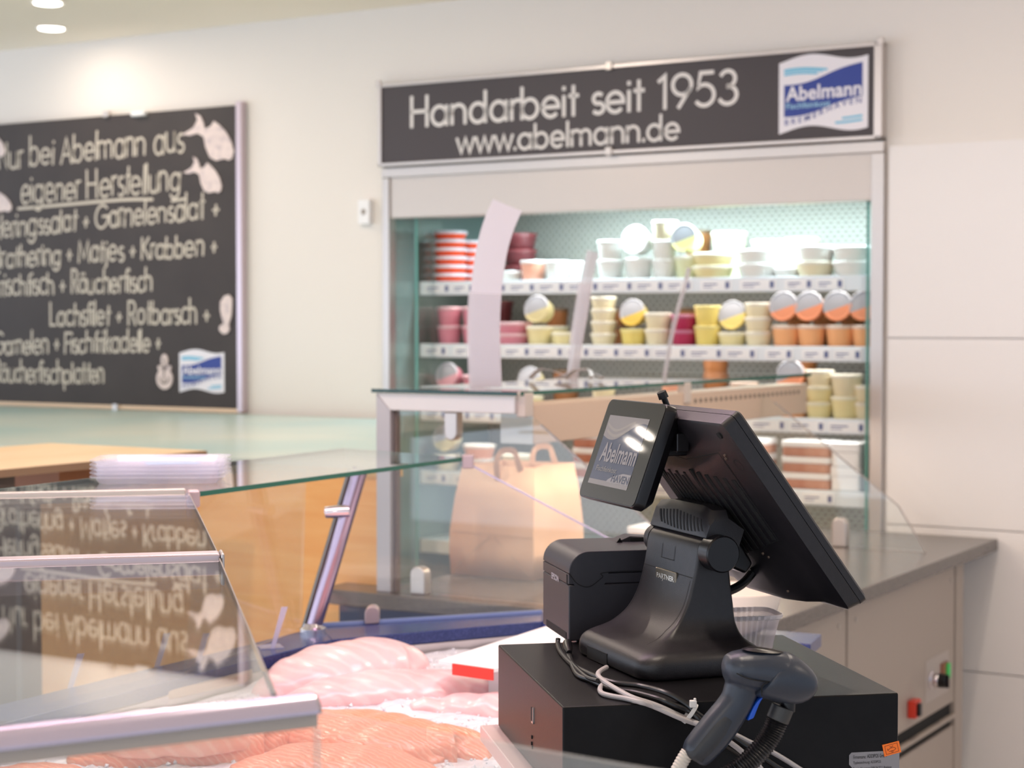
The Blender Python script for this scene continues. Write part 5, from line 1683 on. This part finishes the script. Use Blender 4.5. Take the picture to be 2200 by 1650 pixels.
kz = MB().tube([(0.098, 0.03, 0.322), (0.092, 0.03, 0.336)], 0.004, 10).tube([(0.0925, 0.03, 0.334), (0.089, 0.03, 0.342)], [0.007, 0.0065], 8)
obj('bracket_knob', kz, black_smooth, t)

# ------------------------------------------------------------------ cables on the drawer
DZ = 1.172


def wp(px, py, mode, h=0.0035):
    if mode == 't':
        p = onz(px, py, DZ + h)
        return Vector(p)
    q = onv(px, py, mode, DR)
    return DR.w(*q)


def cable(label, pts, r, m, cat='cable'):
    P = [wp(*p) for p in pts]
    o = obj('cable', MB().tube(spline(P, 6), r, 10), m, None, WORLD, tuple(P[0]))
    return tag(o, label, cat, 'cables over the cash drawer edge')


T = 't'
cable('black cable from the printer foot, uppermost of the bundle', [(1199, 1372, T, 0.012), (1199, 1384, T, 0.006), (1206, 1402, T), (1231, 1428, T), (1273, 1450, T, 0.008), (1321, 1467, T, 0.007), (1377, 1474, T, 0.007), (1434, 1490, T, 0.008), (1478, 1515, -0.006), (1500, 1535, -0.012), (1558, 1573, -0.012), (1603, 1604, -0.012), (1665, 1645, -0.012), (1700, 1672, -0.014), (1750, 1760, -0.034)], 0.0033, cable_black)
cable('black cable with white print lying under the grey cable', [(1222, 1405, T), (1239, 1447, T), (1273, 1463, T), (1312, 1480, T), (1363, 1488, T), (1416, 1502, T), (1444, 1513, -0.004), (1479, 1527, -0.007), (1502, 1545, -0.016), (1546, 1590, -0.020), (1589, 1620, -0.020), (1640, 1662, -0.020), (1690, 1760, -0.034)], 0.0032, cable_black)
cable('thin black cable with moulded plug beside the printer', [(1217, 1392, T, 0.006), (1224, 1416, T), (1240, 1436, T, 0.006), (1262, 1455, T, 0.006), (1284, 1462, T, 0.009)], 0.0026, cable_black)
cable('grey cable coming out of the stand notch', [(1303, 1434, T, 0.010), (1288, 1443, T, 0.012), (1286, 1453, T, 0.010), (1304, 1468, T, 0.008), (1355, 1497, T, 0.006), (1400, 1512, -0.004), (1430, 1524, -0.006), (1476, 1545, -0.008), (1510, 1560, -0.024), (1549, 1582, -0.026), (1594, 1615, -0.026), (1640, 1660, -0.026), (1680, 1760, -0.036)], 0.0031, cable_grey)
cable('grey cable looped flat at the drawer edge', [(1297, 1468, T, 0.004), (1289, 1479, T), (1293, 1489, T), (1312, 1495, T), (1345, 1501, T), (1378, 1509, T), (1405, 1518, -0.005), (1470, 1546, -0.014), (1515, 1560, -0.012), (1572, 1576, -0.006), (1614, 1596, -0.006), (1659, 1616, -0.006), (1713, 1649, -0.006), (1745, 1675, -0.012), (1790, 1760, -0.034)], 0.0030, cable_grey)
P = [wp(1205, 1392, T, 0.003)]
o = obj('cable_plug', MB().tube([wp(1219, 1382, T, 0.012), wp(1220, 1392, T, 0.010), wp(1223, 1402, T, 0.007)], [0.0062, 0.0060, 0.0035], 12), black_smooth, None, WORLD, tuple(wp(1219, 1382, T, 0.012)))
tag(o, 'black moulded cable plug at the printer foot', 'plug')
c0 = wp(1482, 1532, -0.007)
dirv = (wp(1500, 1545, -0.008) - wp(1465, 1520, -0.006)).normalized()
upv = Vector((0, 0, 1))
upv = (upv - dirv * upv.dot(dirv)).normalized()
sv_ = dirv.cross(upv)
tr_ = []
for k in range(29):
    a = 2 * pi * k / 28
    p = c0 + upv * cos(a) * 0.0125 + sv_ * sin(a) * 0.0075
    rr = (upv * cos(a) + sv_ * sin(a)) * 0.0007
    tr_.append([p - dirv * 0.0022 - rr, p + dirv * 0.0022 - rr, p + dirv * 0.0022 + rr, p - dirv * 0.0022 + rr])
t = thing('cable_tie', 'white nylon cable tie holding the cable bundle', 'cable tie', WORLD, tuple(c0))
obj('band', MB().loft(tr_), tie_white, t)
hp = wp(1489, 1513, -0.012)
obj('tie_head', MB().box(hp.x - 0.004, hp.x + 0.004, hp.y - 0.003, hp.y + 0.003, hp.z - 0.0035, hp.z + 0.0045).box(hp.x + 0.0005, hp.x + 0.0035, hp.y - 0.0015, hp.y + 0.0015, hp.z + 0.004, hp.z + 0.007), tie_white, t, bevel=0.001)

# ------------------------------------------------------------------ barcode scanner on its flexible neck
SVc = -0.085
t = thing('barcode_scanner', 'dark blue-grey handheld barcode scanner with blue trigger on a flexible neck', 'scanner', DR, (0.15, SVc, -0.11))


def sring(c, ax, hw, hh, n=20, e=0.85):
    """superellipse ring: c centre (u, z), ax direction in the (u, z) plane, hw half depth, hh half height"""
    d = Vector((ax[0], 0, ax[1])).normalized()
    up = Vector((-d.z, 0, d.x))
    out = []
    for k in range(n):
        a = 2 * pi * k / n
        cc, ss = cos(a), sin(a)
        x = hw * abs(cc) ** e * (1 if cc > 0 else -1)
        y = hh * abs(ss) ** e * (1 if ss > 0 else -1)
        out.append((c[0] + up.x * y, SVc + x, c[1] + up.z * y))
    return out


head = MB()
HD = [(0.1600, 0.056, 0.008, 0.006), (0.1640, 0.0545, 0.018, 0.0145), (0.1720, 0.0535, 0.025, 0.0185), (0.1850, 0.0525, 0.029, 0.0215), (0.2020, 0.0515, 0.031, 0.0235), (0.2200, 0.0455, 0.034, 0.0265), (0.2350, 0.0400, 0.034, 0.0265), (0.2470, 0.0365, 0.032, 0.0225), (0.2560, 0.0355, 0.028, 0.0155), (0.2610, 0.0355, 0.021, 0.008)]
head.loft([sring((u, z), (1, -0.08), hw, hh) for u, z, hw, hh in HD])
HN = [((0.186, 0.045), 0.018, 0.020), ((0.180, 0.030), 0.0185, 0.0185), ((0.1755, 0.018), 0.0185, 0.0175), ((0.168, 0.007), 0.0185, 0.0182), ((0.158, -0.006), 0.0185, 0.0195), ((0.148, -0.018), 0.0185, 0.0198), ((0.139, -0.0275), 0.018, 0.0190), ((0.131, -0.036), 0.0175, 0.0178), ((0.1265, -0.0415), 0.0155, 0.0150), ((0.1250, -0.0432), 0.010, 0.009)]
head.loft([sring(c, (HN[min(i + 1, 9)][0][0] - HN[max(i - 1, 0)][0][0], HN[min(i + 1, 9)][0][1] - HN[max(i - 1, 0)][0][1]), hw, hh) for i, (c, hw, hh) in enumerate(HN)])
sb = obj('body', head, scan_grey, t, remesh=0.0021, smooth=4)
ns = MB()
ns.loft([sring((u, z), ax, hw, hh) for u, z, hw, hh, ax in ((0.2035, 0.0455, 0.0300, 0.0225, (1, -0.75)), (0.2045, 0.0455, 0.0335, 0.0255, (1, -0.72)), (0.2080, 0.0452, 0.0348, 0.0266, (1, -0.6)), (0.2220, 0.0440, 0.0356, 0.0282, (1, -0.35)), (0.2360, 0.0396, 0.0354, 0.0276, (1, -0.15)), (0.2475, 0.0364, 0.0332, 0.0236, (1, -0.08)), (0.2565, 0.0355, 0.0290, 0.0165, (1, -0.08)), (0.2618, 0.0355, 0.0220, 0.0088, (1, -0.08)))])
obj('nose_shell', ns, scan_grey, t, ang=50, sub=1)
gp = MB()
GN = [((0.1695, 0.012), 0.010, 0.004), ((0.165, 0.004), 0.0192, 0.0112), ((0.156, -0.008), 0.0200, 0.0137), ((0.146, -0.020), 0.0200, 0.0139), ((0.137, -0.030), 0.0195, 0.0132), ((0.1295, -0.038), 0.0180, 0.0118), ((0.127, -0.0405), 0.010, 0.006)]
gp.loft([sring((c[0] - 0.0042, c[1] - 0.0022), (-0.011, -0.017), hw, hh) for c, hw, hh in GN])
obj('rubber_grip', gp, scan_dark, t, ang=60)
tg = [(0.2005, 0.0240), (0.1955, 0.0185), (0.1915, 0.0110), (0.1885, 0.0035), (0.1868, -0.0005)]
tm_ = MB()
tm_.loft([[(u - w, SVc - 0.0135, z - w * 0.4), (u + w, SVc - 0.0135, z + w * 0.4), (u + w, SVc + 0.012, z + w * 0.4), (u - w, SVc + 0.012, z - w * 0.4)] for (u, z), w in zip(tg, (0.0022, 0.0030, 0.0036, 0.0038, 0.0034))])
obj('trigger', tm_, trig_blue, t, bevel=0.001, sub=1)
eye = MB()
rings = []
for k in range(6):
    a = k / 5
    rings.append([(0.201 + 0.0235 * (1 - a * 0.35) * cos(q * pi / 12) + 0.002, SVc - 0.004 + 0.016 * (1 - a * 0.35) * sin(q * pi / 12), 0.0728 - 0.10 * (0.0235 * cos(q * pi / 12)) + 0.0022 * a) for q in range(24)])
eye.loft(rings)
obj('top_window', eye, black_smooth, t)
fh = lambda x, y: (x, SVc - 0.030 + 3.0 * (x - 0.20) ** 2 + 6 * (y - 0.05) ** 2, y)
ln = MB().tube([fh(x, y) for x, y in spline([(0.164, 0.0525, 0), (0.178, 0.047, 0), (0.196, 0.0445, 0), (0.208, 0.0435, 0)], 5) for x, y in [(x, y)]] if False else [fh(p.x, p.y) for p in spline([(0.166, 0.0535, 0), (0.178, 0.048, 0), (0.194, 0.0445, 0), (0.207, 0.0435, 0)], 5)], 0.0007, 6)
ln.tube([fh(p.x, p.y) for p in spline([(0.1945, 0.028, 0), (0.194, 0.0385, 0), (0.199, 0.0425, 0), (0.212, 0.0465, 0), (0.225, 0.053, 0), (0.234, 0.0585, 0)], 5)], 0.0007, 6)
obj('body_seam', ln, black_deep, t)
cs = MB()
cpts = spline([(0.120, SVc, -0.036), (0.113, SVc, -0.047), (0.106, SVc, -0.060), (0.099, SVc, -0.076), (0.092, SVc, -0.10), (0.086, SVc, -0.13)], 8)
cs.tube(cpts, [0.0072 + (0.0008 if k % 2 else 0) for k in range(len(cpts))], 12)
obj('cord_sleeve', cs, mat('sleeve_beige', S(206, 198, 188), 0.5), t)
u_, _, z_ = onv(1690, 1512, SVc, DR)
gn = thing('flexible_neck_stand', 'black corrugated flexible neck with collar carrying the scanner', 'stand', DR, (0.19, SVc, -0.11))
obj('stem', MB().tube([(u_ + 0.002, SVc, z_ + 0.008), (u_ + 0.001, SVc, z_ - 0.008)], 0.0085, 14), black_smooth, gn)
n0, n1 = onv(1684, 1518, SVc, DR), onv(1670, 1548, SVc, DR)
obj('collar', MB().tube([(n0[0] - 0.001, SVc, n0[2]), (n1[0], SVc, n1[2])], 0.0128, 20), mat('collar_grey', S(52, 52, 52), 0.45), gn, bevel=0.0012)
hp = [onv(px, py, SVc, DR) for px, py in ((1671, 1546), (1660, 1572), (1642, 1600), (1615, 1630), (1585, 1655), (1550, 1680), (1500, 1720))]
hp = hp[:6] + [(hp[5][0] - 0.012, SVc + 0.02, -0.100), (hp[5][0] - 0.010, -0.0225, -0.1215)]
hs = spline(hp, 12)
obj('corrugated_neck', MB().tube(hs, [0.0124 - 0.0014 * (k % 2) for k in range(len(hs))], 18), cable_black, gn, ang=20)

# ------------------------------------------------------------------ deli tub and bowl behind the till
def ribbed(u0, u1, v0, v1, r, k):
    P = rrect(u0, u1, v0, v1, r, 6)
    out = []
    n = len(P)
    for i in range(n):
        a, b = Vector(P[i]), Vector(P[(i + 1) % n])
        L = (b - a).length
        m = max(1, int(L / 0.0034))
        for j in range(m):
            p = a.lerp(b, j / m)
            d = (b - a).normalized()
            nn = Vector((d.y, -d.x)) * (k if j % 2 else 0)
            out.append((p.x + nn.x, p.y + nn.y))
    return out


du0, du1, dv0, dv1 = 0.255, 0.364, 0.275, 0.355
tm = MB()
ins = lambda i: ribbed(du0 + i, du1 - i, dv0 + i, dv1 - i, 0.018 - i, 0.0)
rib = ribbed(du0 + 0.009, du1 - 0.009, dv0 + 0.009, dv1 - 0.009, 0.012, 0.0016)
cx_, cy_ = (du0 + du1) / 2, (dv0 + dv1) / 2
sc = lambda P, k, z: [(cx_ + (x - cx_) * k, cy_ + (y - cy_) * k, z) for x, y in P]
t = thing('deli_container', 'clear ribbed plastic deli container on the drawer behind the till stand', 'container', DR, (cx_, cy_, 0.0005))
tm.loft([sc(rib, 0.90, 0.001), sc(rib, 0.94, 0.012), sc(rib, 1.06, 0.036), sc(rib, 1.09, 0.040)], cap=False)
tm.add(sc(rib, 0.90, 0.001), [tuple(range(len(rib)))])
obj('tub', tm, mat('container_plastic', S(232, 222, 226), 0.2, alpha=0.5), t)
rm = MB()
rm.loft([sc(rib, 1.09, 0.040), sc(rib, 1.15, 0.042), sc(rib, 1.17, 0.046), sc(rib, 1.14, 0.047), sc(rib, 1.09, 0.0415)], cap=False)
obj('rim', rm, mat('container_rim', S(240, 232, 234), 0.2, alpha=0.7), t)
o = obj('serving_bowl', MB().lathe([(0.05, 0.0), (0.055, 0.002), (0.085, 0.03), (0.098, 0.075), (0.101, 0.085), (0.098, 0.086), (0.092, 0.076), (0.08, 0.034), (0.05, 0.008), (0.001, 0.006)], (0.425, 3.42, LZ), 36), cream, None, WORLD, (0.425, 3.42, LZ))
o.location.z += 0.0012
tag(o, 'cream bowl on the navy ledge behind the clear deli container', 'bowl')
